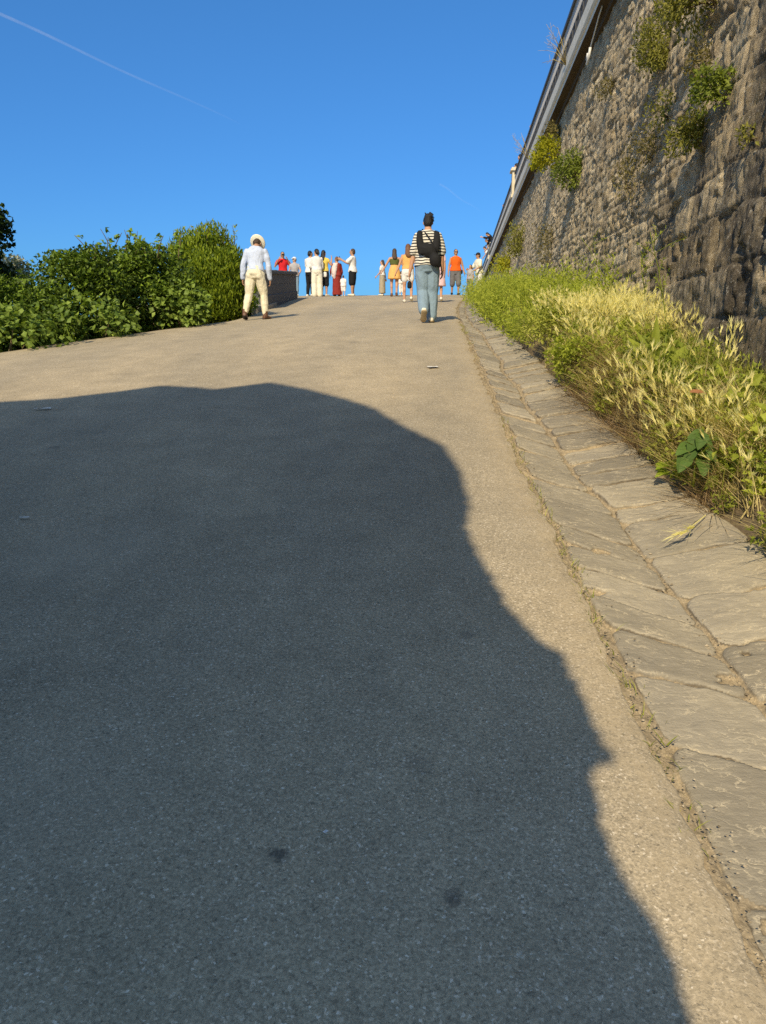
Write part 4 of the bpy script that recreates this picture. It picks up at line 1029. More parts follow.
# ------------------------------------------------------------------ parapet, kerb, litter, contrails
def build_small():
    root = empty('parapet_wall', (-3.45, 27, float(zroad(27, -3.3))), 'low dark grey parapet wall beside the crowd at the top left of the road', 'parapet')
    inv = -np.array(root.location)
    ys = np.linspace(20.9, 28.4, 40); prof = [(.19, -.3), (.19, .22), (.155, .235), (.155, .49), (.145, .50), (.155, .51), (.155, .775)]
    cpr = [(.155, .777), (.205, .785), (.205, .86), (.18, .885), (-.18, .885), (-.205, .86), (-.205, .785), (-.155, .777)]
    def sweep(pr): return np.array([[np.array([-3.23 + o, y, float(zr(y)) - .02 + zz + .006 * math.sin(y * 5)]) + inv for o, zz in pr] for y in ys])
    full = prof + [(-o, zz) for o, zz in prof[::-1]]
    for nm, pr in (('wall', full), ('coping', cpr)):
        V = sweep(pr); n = len(pr); caps = [np.array([list(range(n))]), np.array([list(range((len(ys) - 1) * n, len(ys) * n))])]
        link(nm, mesh_np(nm, V.reshape(-1, 3), [grid_faces(len(ys), n)] + caps, M['parapet'], smooth=False), root)
    # kerb that turns round in front of the parapet
    pts = [(-3.30, 19.9), (-3.05, 20.2), (-2.98, 21.4), (-3.03, 22.6), (-3.1, 24.3), (-3.12, 26.5), (-3.16, 28.6)]
    mb = MB(); rows = []
    q = np.array(pts); tt = np.linspace(0, len(q) - 1, 40); X = np.interp(tt, range(len(q)), q[:, 0]); Y = np.interp(tt, range(len(q)), q[:, 1])
    tn = np.gradient(np.stack([X, Y], -1), axis=0); tn /= np.linalg.norm(tn, axis=1)[:, None]
    for x, y, (tx, ty) in zip(X, Y, tn):
        nrm = np.array([ty, -tx, 0]); z = float(zroad(y, x)); p = np.array([x, y, z])
        rows.append([p + nrm * .0 + [0, 0, -.1], p + nrm * .0 + [0, 0, .11], p - nrm * .02 + [0, 0, .13], p - nrm * .22 + [0, 0, .135], p - nrm * .6 + [0, 0, .12], p - nrm * .6 + [0, 0, -.3]])
    V = np.array(rows)
    me = mesh_np('kerb', V.reshape(-1, 3), [grid_faces(len(rows), 6)], M['kerb'], smooth=False)
    tag(link('kerb', me), 'rounded stone kerb at the left edge of the road in front of the parapet', 'kerb')
    # litter
    def paper(label, x, y, w, l, rz, seed):
        r = np.random.default_rng(seed); n = 9
        U, Vv = np.meshgrid(np.linspace(-.5, .5, n), np.linspace(-.5, .5, n)); Z = .012 + .05 * w * np.abs(fbm(U * 3 + seed, Vv * 3, 3, seed)) * 4
        c, s = math.cos(rz), math.sin(rz)
        me = mesh_np('paper', np.stack([(U * w * c - Vv * l * s), (U * w * s + Vv * l * c), Z], -1).reshape(-1, 3), [grid_faces(n, n)], M['paper'])
        tag(link('paper_scrap', me, loc=(x, y, float(zroad(y, x)) + .012)), label, 'litter', 'paper litter on the asphalt')
    paper('crumpled white paper scrap lying in the sun on the asphalt', .48, 7.57, .11, .09, .4, 1)
    paper('white paper strip in the shade near the left border, farther of two', -2.77, 6.30, .13, .035, .1, 2)
    paper('white paper strip in the shade near the left border, nearer of two', -1.80, 3.76, .050, .016, .05, 3)
    paper('small white scrap on the gutter stones under the bright green weeds', 1.50, 12.3, .16, .12, .3, 4)
    paper('tiny whitish scrap on the asphalt at the bottom centre', -.14, 1.66, .012, .009, .8, 5)
    # condensation trails
    k = NT('contrail_ice')
    tc = k.coord(); a = k.attr('rnd')
    df = k.n('BsdfDiffuse'); df.inputs['Color'].default_value = (.9, .9, .92, 1); tr = k.n('BsdfTransparent'); ms = k.n('MixShader')
    soft = k.noise(k.coord((.004, .004, .004)), 1.0, 4)
    k.l(k.math('MULTIPLY', a, k.math('MULTIPLY_ADD', soft, .5, .1)), ms.inputs[0]); k.l(tr.outputs[0], ms.inputs[1]); k.l(df.outputs[0], ms.inputs[2]); k.l(ms.outputs[0], k.out.inputs['Surface'])
    for label, A_, B_, r0, r1, s0, s1 in (('long thin white condensation trail across the upper left sky', (-4483, 9724, 3680), (-1674, 9740, 2480), 20, 10, .13, .01),
                                  ('faint short condensation trail low in the sky behind the woman in stripes', (640, 9350, 1750), (1120, 9350, 1450), 12, 9, .07, .01)):
        mb = MB(); t = np.linspace(0, 1, 30); A_ = np.array(A_, float); B_ = np.array(B_, float)
        pts = A_ + (B_ - A_) * t[:, None] + np.stack([0 * t, 0 * t, 9 * np.sin(t * 9)], -1)
        al = np.concatenate([np.repeat(s0 + (s1 - s0) * t ** 1.5, 8), [s0, s1]])
        mb.tube(pts, r0 + (r1 - r0) * t, 8, al)
        tag(mb.build('contrail', k.m), label, 'contrail')

# ------------------------------------------------------------------ people
def skin_material(name, col):
    k = NT(name); v = k.coord()
    c = k.mix(k.noise(v, 18, 4), tuple(x * .85 for x in col), tuple(min(1, x * 1.12) for x in col))
    k.bsdf(c, .55, k.bump(k.noise(v, 120, 3), .1, .002), .35); return k.m
SKIN = {'fair': skin_material('fair_skin', (.56, .33, .22)), 'tan': skin_material('tanned_skin', (.45, .25, .15)), 'warm': skin_material('warm_skin', (.52, .29, .18))}
HAIR = {'black': plain_material('black_hair', (.012, .010, .010), .5, .4, 60, .5, .8), 'brown': plain_material('brown_hair', (.055, .032, .018), .5, .4, 60, .5, .8),
        'grey': plain_material('grey_hair', (.20, .18, .16), .6, .3, 60, .4, .8), 'auburn': plain_material('auburn_hair', (.16, .07, .03), .5, .4, 60, .5, .8)}
CL = {}
def cloth(name, col, **kw):
    if name not in CL: CL[name] = cloth_material(name, col, **kw)
    return CL[name]
EYE_M = plain_material('dark_eye', (.02, .015, .012), .3, .5, 30, .1, 0.0)
GLASS_M = plain_material('dark_glasses', (.01, .01, .012), .2, .6, 30, .1, 0.0)
SHOE_W = plain_material('off_white_shoe', (.70, .66, .55), .7, .3, 30, .12, .2)
SHOE_D = plain_material('dark_shoe', (.03, .028, .026), .6, .3, 30, .2, .2)
LEATHER = plain_material('brown_boot_leather', (.13, .062, .035), .5, .4, 30, .35, .3)
BLACK_BAG = plain_material('black_bag_fabric', (.012, .012, .013), .75, .25, 40, .4, .4)

def voxel_mesh(mb, voxel, smooth=3, wr=0.0, seed=0):
    me = mesh_np('tmp', np.concatenate(mb.v), [np.concatenate(f) for f in mb.f.values()], None)
    o = bpy.data.objects.new('tmp', me); COL.objects.link(o)
    m = o.modifiers.new('remesh', 'REMESH'); m.mode = 'VOXEL'; m.voxel_size = voxel; m.use_smooth_shade = True
    if smooth:
        s = o.modifiers.new('smooth', 'SMOOTH'); s.factor = .5; s.iterations = smooth
    dg = bpy.context.evaluated_depsgraph_get(); dg.update()
    out = bpy.data.meshes.new_from_object(o.evaluated_get(dg))
    bpy.data.objects.remove(o); bpy.data.meshes.remove(me)
    n = len(out.vertices); co = np.empty(n * 3, np.float32); out.vertices.foreach_get('co', co); co = co.reshape(-1, 3)
    if wr:
        no = np.empty(n * 3, np.float32); out.vertices.foreach_get('normal', no); no = no.reshape(-1, 3)
        a = np.arctan2(co[:, 1], co[:, 0])
        w = fbm(co[:, 0] * 8 + co[:, 1] * 6 + seed, co[:, 2] * 10 + a, 2, 600 + seed)
        co = co + no * (w * wr * 2)[:, None]
        out.vertices.foreach_set('co', co.astype(np.float32).ravel())
    out.polygons.foreach_set('use_smooth', np.ones(len(out.polygons), bool))
    out.update()
    return out

def loft(mb, C, RX, RY, n=16, ax=None, ay=None):
    C = np.asarray(C, float); k = len(C); an = np.arange(n) / n * 2 * np.pi
    if ax is None: ax = np.tile([1., 0, 0], (k, 1))
    if ay is None: ay = np.tile([0, 1., 0], (k, 1))
    V = [C[i] + np.cos(an)[:, None] * ax[i] * RX[i] + np.sin(an)[:, None] * ay[i] * RY[i] for i in range(k)]
    V = np.concatenate(V + [C[:1], C[-1:]])
    F = [[i * n + j, i * n + (j + 1) % n, (i + 1) * n + (j + 1) % n, (i + 1) * n + j] for i in range(k - 1) for j in range(n)]
    mb.add(V, np.array(F)); off = mb.n - len(V)
    T = [[k * n, (j + 1) % n, j] for j in range(n)] + [[k * n + 1, (k - 1) * n + j, (k - 1) * n + (j + 1) % n] for j in range(n)]
    mb.f.setdefault(3, []).append(np.array(T) + off)

def ball(mb, c, r3, rot=None, n=12):
    t = np.linspace(0.06, np.pi - .06, 9); c = np.array(c, float); r3 = np.broadcast_to(r3, (3,))
    q = MB(); loft(q, np.stack([0 * t, 0 * t, -np.cos(t) * r3[2]], -1), np.sin(t) * r3[0], np.sin(t) * r3[1], n)
    V = np.concatenate(q.v)
    if rot is not None: V = V @ np.array(rot).T
    base = mb.n; mb.v.append(V + c); mb.n += len(V); mb.a.append(np.full(len(V), .5))
    for kk, fs in q.f.items():
        for f in fs: mb.f.setdefault(kk, []).append(f + base)

def limb(mb, pts, rad, n=10):
    """tapered limb with rounded joints"""
    pts = [np.array(p, float) for p in pts]
    P = []; Rr = []
    for a, b, ra, rb in zip(pts[:-1], pts[1:], rad[:-1], rad[1:]):
        for t in (0, .25, .5, .75): P.append(a + (b - a) * t); Rr.append(ra + (rb - ra) * t + .05 * ra * math.sin(math.pi * t))
    P.append(pts[-1]); Rr.append(rad[-1])
    mb.tube(P, np.array(Rr), n)
    for p, r in zip(pts, rad): ball(mb, p, r * .985, n=10)

def rotx(a): c, s = math.cos(a), math.sin(a); return np.array([[1, 0, 0], [0, c, -s], [0, s, c]])
def rotz(a): c, s = math.cos(a), math.sin(a); return np.array([[c, -s, 0], [s, c, 0], [0, 0, 1]])

def person(label, loc, H, rz=0.0, skin='warm', hair=None, woman=True, lean=0.0, bow=0.0, turn=0.0, arms=None, legs=None, foot_pitch=(0, 0), feet_turn=(-.12, .12),
           top=None, bottom=None, shoes=None, hat=None, glasses=False, group='people walking and standing near the top of the road', near=False, build=1.0, extras=None, seed=0):
    vx = .0085 if near else .0125
    vc = .011 if near else .016
    sh = (.100 if woman else .112) * build; hipw = (.098 if woman else .090) * build
    arms = arms or [((-.025, -.01, -.175), (-.005, .03, -.15)), ((.025, -.01, -.175), (.005, .03, -.15))]
    legs = legs or [((-.006, .012, -.235), (0, -.014, -.235)), ((.006, .012, -.235), (0, -.014, -.235))]
    hipc = np.array([0, 0, .52])
    Ru = rotx(-lean)
    def up(p): return hipc + Ru @ (np.array(p, float) - hipc)
    neck = up((0, -.005, .845)); Rh = Ru @ rotx(-bow) @ rotz(turn)
    def hd(p): return neck + Rh @ (np.array(p, float) - np.array([0, -.005, .858]))
    S = [up((-sh * .98, 0, .788)), up((sh * .98, 0, .788))]
    E = [S[i] + np.array(arms[i][0]) for i in (0, 1)]; W = [E[i] + np.array(arms[i][1]) for i in (0, 1)]
    Hp = [np.array([-.052 * build, 0, .505]), np.array([.052 * build, 0, .505])]
    K = [Hp[i] + np.array(legs[i][0]) for i in (0, 1)]; A = [K[i] + np.array(legs[i][1]) for i in (0, 1)]
    flat = [i for i in (0, 1) if foot_pitch[i] < .12] or [0]
    g0 = min(A[i][2] for i in flat)
    for i in (0, 1):
        dlt = g0 + .085 * math.sin(foot_pitch[i]) - A[i][2]
        if foot_pitch[i] >= .12 and dlt > 0: A[i] = A[i] + np.array([0, 0, dlt]); K[i] = K[i] + np.array([0, dlt * .5, dlt * .45])
    # foot frames
    Fd = []
    for i in (0, 1):
        d = rotz(-feet_turn[i]) @ np.array([0, math.cos(foot_pitch[i]), -math.sin(foot_pitch[i])]); Fd.append(d)
    low = min(min(A[i][2], (A[i] + Fd[i] * .09)[2]) for i in (0, 1)) - .036
    dz = np.array([0, 0, -low])
    SC = H
    def T(p): return (np.asarray(p, float) + dz) * SC
    tor = [(.47, .070, .058, 0), (.50, hipw, .070, -.004), (.54, hipw * .98, .068, -.003), (.60, .078 * build, .056, 0), (.63, .076 * build, .054, .002), (.70, .090 * build, .064, .004), (.76, sh * .98, .062, .002), (.79, sh * .95, .055, 0), (.812, sh * .74, .046, -.002), (.832, sh * .5, .040, -.002), (.85, .036, .036, -.003)]
    def torso(mb, inf, z0, z1, drop=0.0, flare=0.0):
        rows = [t for t in tor if z0 < t[0] < z1]
        f = lambda z, c: float(np.interp(z, [t[0] for t in tor], [t[c] for t in tor]))
        zs = [z0] + [t[0] for t in rows] + [z1]
        C = []; RX = []; RY = []
        loose = lambda z: inf + flare * max(0, .72 - z)
        for z in zs:
            C.append(up((0, f(z, 3), z)) if z > .50 else np.array([0, f(z, 3), z])); RX.append((f(z, 1) if z > .6 or not flare else max(f(z, 1), hipw * .9)) + loose(z)); RY.append(f(z, 2) + loose(z))
        ay = np.tile(Ru @ np.array([0, 1, 0]), (len(zs), 1))
        loft(mb, [T(c) for c in C], np.array(RX) * SC, np.array(RY) * SC, 18, None, ay)
    root = empty('person', loc, label, 'person', group, rz)
    # ---------------- body: one continuous surface
    mb = MB(); torso(mb, 0.0, .47, .85)
    mb.tube([T(up((0, -.004, .82))), T(hd((0, 0, .87))), T(hd((0, .006, .90)))], np.array([.036, .033, .034]) * SC, 10)
    ball(mb, T(hd((0, .004, .938))), np.array([.043, .055, .062]) * SC, Rh)
    ball(mb, T(hd((0, .018, .905))), np.array([.033, .040, .038]) * SC, Rh)
    loft(mb, [T(hd((0, .056, .942))), T(hd((0, .066, .926))), T(hd((0, .060, .919)))], np.array([.005, .0085, .007]) * SC, np.array([.006, .009, .006]) * SC, 8)
    for s in (-1, 1): ball(mb, T(hd((s * .0445, -.002, .93))), np.array([.006, .011, .018]) * SC, Rh)
    ball(mb, T(hd((0, .056, .903))), np.array([.014, .005, .006]) * SC, Rh)
    for i, s in ((0, -1), (1, 1)):
        limb(mb, [T(S[i]), T(E[i]), T(W[i])], np.array([.0275, .0225, .0155]) * SC * build)
        fd = W[i] - E[i]; fd = fd / np.linalg.norm(fd)
        pn = np.array([s * 1.0, .15, 0.0]); pn -= fd * (pn @ fd); pn /= np.linalg.norm(pn)    # back of the hand faces outwards
        w_ = np.cross(fd, pn)                                                                  # across the palm
        if w_[1] < 0 and abs(w_[1]) > .2: w_ = -w_
        pal = [W[i] - fd * .004, W[i] + fd * .018, W[i] + fd * .048]
        loft(mb, [T(q) for q in pal], np.array([.012, .021, .023]) * SC, np.array([.011, .0105, .009]) * SC, 10, np.tile(w_, (3, 1)), np.tile(pn, (3, 1)))
        for f_, (off, l_) in enumerate(((.0165, .040), (.0055, .045), (-.0055, .042), (-.0165, .033))):
            b0 = W[i] + fd * .045 + w_ * off; b1 = b0 + fd * l_ * .5 - pn * .006; b2 = b1 + fd * l_ * .42 - pn * .016; sp = w_ * off * .12
            mb.tube([T(b0 - fd * .008), T(b1 + sp), T(b2 + sp * 1.5)], np.array([.0058, .0054, .0046]) * SC, 7)
        t0 = W[i] + fd * .016 + w_ * .017; t1 = t0 + w_ * .016 + fd * .016 - pn * .006; t2 = t1 + fd * .022 + w_ * .002 - pn * .008
        mb.tube([T(t0), T(t1), T(t2)], np.array([.0078, .0066, .0052]) * SC, 7)
        th = .050 * build if woman else .047 * build
        limb(mb, [T(Hp[i]), T(K[i]), T(A[i])], np.array([th, .031 * build, .020]) * SC)
        ball(mb, T(K[i] * .72 + A[i] * .28 + np.array([0, -.008, 0])), np.array([.030, .032, .055]) * SC * build)
        fdv = Fd[i]; sdv = np.cross(fdv, [0, 0, 1.]); sdv /= np.linalg.norm(sdv); upv = np.cross(sdv, fdv)
        b = A[i] - upv * .018
        loft(mb, [T(b - fdv * .036), T(b - fdv * .02), T(b + fdv * .03), T(b + fdv * .075), T(b + fdv * .098)], np.array([.012, .02, .022, .026, .012]) * SC, np.array([.012, .019, .018, .011, .006]) * SC, 10, np.tile(sdv, (5, 1)), np.tile(upv, (5, 1)))
    me = voxel_mesh(mb, vx, 2); me.materials.append(SKIN[skin]); link('body', me, root)
    # ---------------- eyes or dark glasses
    if glasses:
        g = MB()
        for s in (-1, 1): ball(g, T(hd((s * .019, .056, .944))), np.array([.017, .006, .013]) * SC, Rh)
        g.tube([T(hd((-.044, .02, .946))), T(hd((0, .061, .947))), T(hd((.044, .02, .946)))], .0035 * SC, 5)
        g.build('sunglasses', GLASS_M, root)
    else:
        for s in (-1, 1):
            g = MB(); ball(g, T(hd((s * .0175, .0535, .942))), np.array([.0075, .004, .0045]) * SC, Rh); g.build('eye', EYE_M, root)
    # ---------------- hair
    if hair:
        hm = MB(); style, colr = hair
        ball(hm, T(hd((0, -.010, .949))), np.array([.049, .055, .060]) * SC, Rh)
        ball(hm, T(hd((0, -.026, .925))), np.array([.046, .040, .050]) * SC, Rh)
        if style == 'bun':
            rr = np.random.default_rng(seed)
            ball(hm, T(hd((0, -.038, .972))), np.array([.040, .034, .034]) * SC, Rh)
            for q in range(16):
                u = rand_unit(1, rr)[0]; c0 = np.array([0, -.02, .965]) + u * np.array([.042, .04, .045]); hm.tube([T(hd(c0)), T(hd(c0 + u * .012 + [0, 0, .004])), T(hd(c0 + u * .02 + np.array([rr.normal(0, .012), 0, rr.normal(0, .01)])))], np.array([.010, .008, .005]) * SC, 6)
        if style == 'long':
            loft(hm, [T(hd((0, -.03, .95))), T(hd((0, -.045, .90))), T(up((0, -.058, .835))), T(up((.006, -.070, .785))), T(up((.010, -.072, .752)))], np.array([.045, .050, .056, .050, .026]) * SC, np.array([.035, .03, .026, .022, .012]) * SC, 12)
        if style == 'tail':
            ball(hm, T(hd((0, -.065, .955))), np.array([.02, .02, .02]) * SC, Rh)
            loft(hm, [T(hd((0, -.066, .95))), T(hd((0, -.082, .90))), T(hd((0, -.078, .85)))], np.array([.017, .022, .01]) * SC, np.array([.015, .018, .01]) * SC, 10)
        me = voxel_mesh(hm, vc * .8, 2, .004 if near else .003, seed); me.materials.append(HAIR[colr]); link('hair', me, root)
    # ---------------- top
    if top:
        mb = MB(); inf = top.get('inf', .014); hem = top.get('hem', .50)
        torso(mb, inf, hem, top.get('neck', .835), flare=top.get('flare', .06))
        sl = top.get('sleeve', .6)
        for i in (0, 1):
            if sl <= 0: continue
            r0 = np.array([.0275, .0245, .0175]) * build + inf * np.array([.55, .8, .8])
            if sl <= 1: e = S[i] + (E[i] - S[i]) * sl; limb(mb, [T(S[i]), T(e)], [r0[0] * SC, (r0[0] + (r0[1] - r0[0]) * sl + top.get('bell', .004)) * SC])
            else: e = E[i] + (W[i] - E[i]) * (sl - 1); limb(mb, [T(S[i]), T(E[i]), T(e)], [r0[0] * SC, r0[1] * SC, (r0[1] + (r0[2] - r0[1]) * (sl - 1)) * SC])
        me = voxel_mesh(mb, vc, 3, top.get('wr', .006) * (1 if near else 1.2), seed); me.materials.append(top['mat']); tp = link(top.get('name', 'shirt'), me, root)
        if 'label' in top: tp['label'] = top['label']
    # ---------------- bottom
    if bottom:
        mb = MB(); inf = bottom.get('inf', .010); kind = bottom['kind']
        if kind == 'skirt':
            z1 = bottom.get('waist', .60); z0 = bottom['hem']; n = 9; C = []; RX = []; RY = []
            for z in np.linspace(z1, z0, n):
                t = (z1 - z) / (z1 - z0); bx = np.interp(z, [.0, .50, .54, .62], [hipw * 1.0, hipw, hipw * .98, .076]); by = np.interp(z, [0, .5, .62], [.075, .072, .056])
                C.append(up((0, 0, z)) if z > .52 else np.array([0, 0, z])); RX.append(bx + inf + bottom.get('flare', .05) * t); RY.append(by + inf + bottom.get('flare', .05) * t)
            loft(mb, [T(c) for c in C], np.array(RX) * SC, np.array(RY) * SC, 20)
        else:
            torso(mb, inf, .45, bottom.get('waist', .575))
            L = bottom.get('length', 1.0); wd = bottom.get('wide', 0.0); th = .050 * build
            for i in (0, 1):
                tot = 2 * L
                pts = [Hp[i]]; rad = [th + inf]
                if tot <= 1: pts.append(Hp[i] + (K[i] - Hp[i]) * tot); rad.append(th + (.031 * build - th) * tot * .7 + inf + wd)
                else:
                    pts.append(K[i]); rad.append(.034 * build + inf + wd * .6); pts.append(K[i] + (A[i] - K[i]) * (tot - 1)); rad.append(.034 * build + (.022 - .034) * (tot - 1) + inf + wd)
                limb(mb, [T(p) for p in pts], np.array(rad) * SC)
                ball(mb, T(Hp[i] + np.array([0, -.018, -.008])), np.array([.052, .056, .06]) * SC * build)
        me = voxel_mesh(mb, vc, 3, bottom.get('wr', .006), seed + 3); me.materials.append(bottom['mat']); link(bottom.get('name', kind), me, root)
    # ---------------- shoes
    if shoes:
        mt, boot = shoes
        for i in (0, 1):
            sm = MB(); fdv = Fd[i]; sdv = np.cross(fdv, [0, 0, 1.]); sdv /= np.linalg.norm(sdv); upv = np.cross(sdv, fdv); b = A[i] - upv * .016
            loft(sm, [T(b - fdv * .044), T(b - fdv * .03), T(b + fdv * .03), T(b + fdv * .075), T(b + fdv * .108)], np.array([.018, .026, .028, .031, .016]) * SC, np.array([.022, .027, .025, .017, .010]) * SC, 12, np.tile(sdv, (5, 1)), np.tile(upv, (5, 1)))
            if boot: sm.tube([T(A[i] - upv * .01), T(A[i] + upv * .03), T(A[i] + upv * boot)], np.array([.03, .028, .030]) * SC, 12)
            me = voxel_mesh(sm, vc * .8, 2); me.materials.append(mt); so = link('boot' if boot else 'shoe', me, root)
            if near:
                s2 = MB(); b2 = A[i] - upv * .036
                loft(s2, [T(b2 - fdv * .045), T(b2 - fdv * .03), T(b2 + fdv * .03), T(b2 + fdv * .078), T(b2 + fdv * .108)], np.array([.020, .028, .027, .032, .018]) * SC, np.full(5, .006) * SC, 12, np.tile(sdv, (5, 1)), np.tile(upv, (5, 1)))
                s2.build('sole', SHOE_SOLE if not boot else SHOE_D, so)
    # ---------------- hat or cap
    if hat:
        hk, hmat = hat; hb_ = MB()
        if hk == 'fedora':
            c = (0, -.006, .972); n = 10
            zz = [-.012, -.006, -.004, 0.0, .02, .045, .058, .060]; rr_ = [.082, .090, .083, .056, .054, .049, .038, .017]
            loft(hb_, [T(hd((c[0], c[1], c[2] + z))) for z in zz], np.array(rr_) * SC, np.array(rr_) * 1.13 * SC, 24, np.tile(Rh @ np.array([1., 0, 0]), (len(zz), 1)), np.tile(Rh @ np.array([0, 1., 0]), (len(zz), 1)))
            ho = hb_.build('hat', hmat, root)
            bd = MB(); zz = [.001, .017]; loft(bd, [T(hd((c[0], c[1], c[2] + z))) for z in zz], np.array([.0595, .058]) * SC, np.array([.0595, .058]) * 1.13 * SC, 24, np.tile(Rh @ np.array([1., 0, 0]), (2, 1)), np.tile(Rh @ np.array([0, 1., 0]), (2, 1)))
            bd.build('hat_band', plain_material('hat_band', (.60, .50, .28), .7), ho)
        else:
            ball(hb_, T(hd((0, -.004, .962))), np.array([.050, .060, .046]) * SC, Rh)
            ho = hb_.build('cap', hmat, root)
            br = MB(); loft(br, [T(hd((0, .035, .966))), T(hd((0, .075, .962))), T(hd((0, .105, .953)))], np.array([.044, .042, .022]) * SC, np.array([.004, .004, .004]) * SC, 12, np.tile(Rh @ np.array([1., 0, 0]), (3, 1)), np.tile(Rh @ np.array([0, 0, 1.]), (3, 1)))
            br.build('brim', hmat if hk == 'cap' else GLASS_M, ho)
    info = dict(root=root, T=T, up=up, hd=hd, S=S, E=E, W=W, A=A, K=K, Hp=Hp, H=H, Rz=rotz(rz), loc=np.array(loc, float))
    return info
SHOE_SOLE = plain_material('tan_rubber_sole', (.42, .33, .20), .8, .2, 30, .2, .2)

def world_of(p, q): return p['loc'] + p['Rz'] @ p['T'](q)

def worn(p, name, label, cat, mb_fn, mat, voxel=.014, group=None, wr=.0, smooth=2):
    """a bag or other thing carried by a person: built in that person's frame, but a thing of its own"""
    mb = MB(); mb_fn(mb, p)
    me = voxel_mesh(mb, voxel, smooth, wr) if voxel else mesh_np(name, np.concatenate(mb.v), [np.concatenate(f) for f in mb.f.values()])
    me.materials.append(mat)
    o = link(name, me, None, tuple(p['loc']), p['root'].rotation_euler[2])
    return tag(o, label, cat, group)

def shoulder_bag(size, pos, strap_from):
    def f(mb, p):
        T = p['T']; c = T(pos); s = np.array(size) * p['H']
        ball(mb, c, s); mb.box(c, s * .8)
        a = T(p['up'](strap_from)); side = math.copysign(.075, -strap_from[0])
        back = T(p['up']((strap_from[0] * .1, -.085, .70))); front = T(p['up']((strap_from[0] * .1, .085, .70)))
        for m in (back, front): mb.tube([a + np.array([0, 0, .01]), (a + m) / 2 + (np.array([0, -.02, 0]) if m[1] < 0 else np.array([0, .02, 0])), m, c + np.array([0, 0, s[2] * .9])], .0105, 6)
    return f

def backpack(mb, p):
    T, up = p['T'], p['up']
    loft(mb, [T(up((0, -.11, .58))), T(up((0, -.115, .66))), T(up((0, -.11, .76))), T(up((0, -.095, .80)))], np.array([.070, .082, .075, .04]) * p['H'], np.array([.045, .055, .045, .025]) * p['H'], 14)
    for s in (-1, 1): mb.tube([T(up((s * .06, -.09, .79))), T(up((s * .075, -.02, .845))), T(up((s * .075, .068, .78))), T(up((s * .085, .05, .66))), T(up((s * .075, -.07, .60)))], .014, 6)

def phone(mb, p):
    pass

def on_road(x, y): return (x, y, float(zroad(y, x)) + .018)

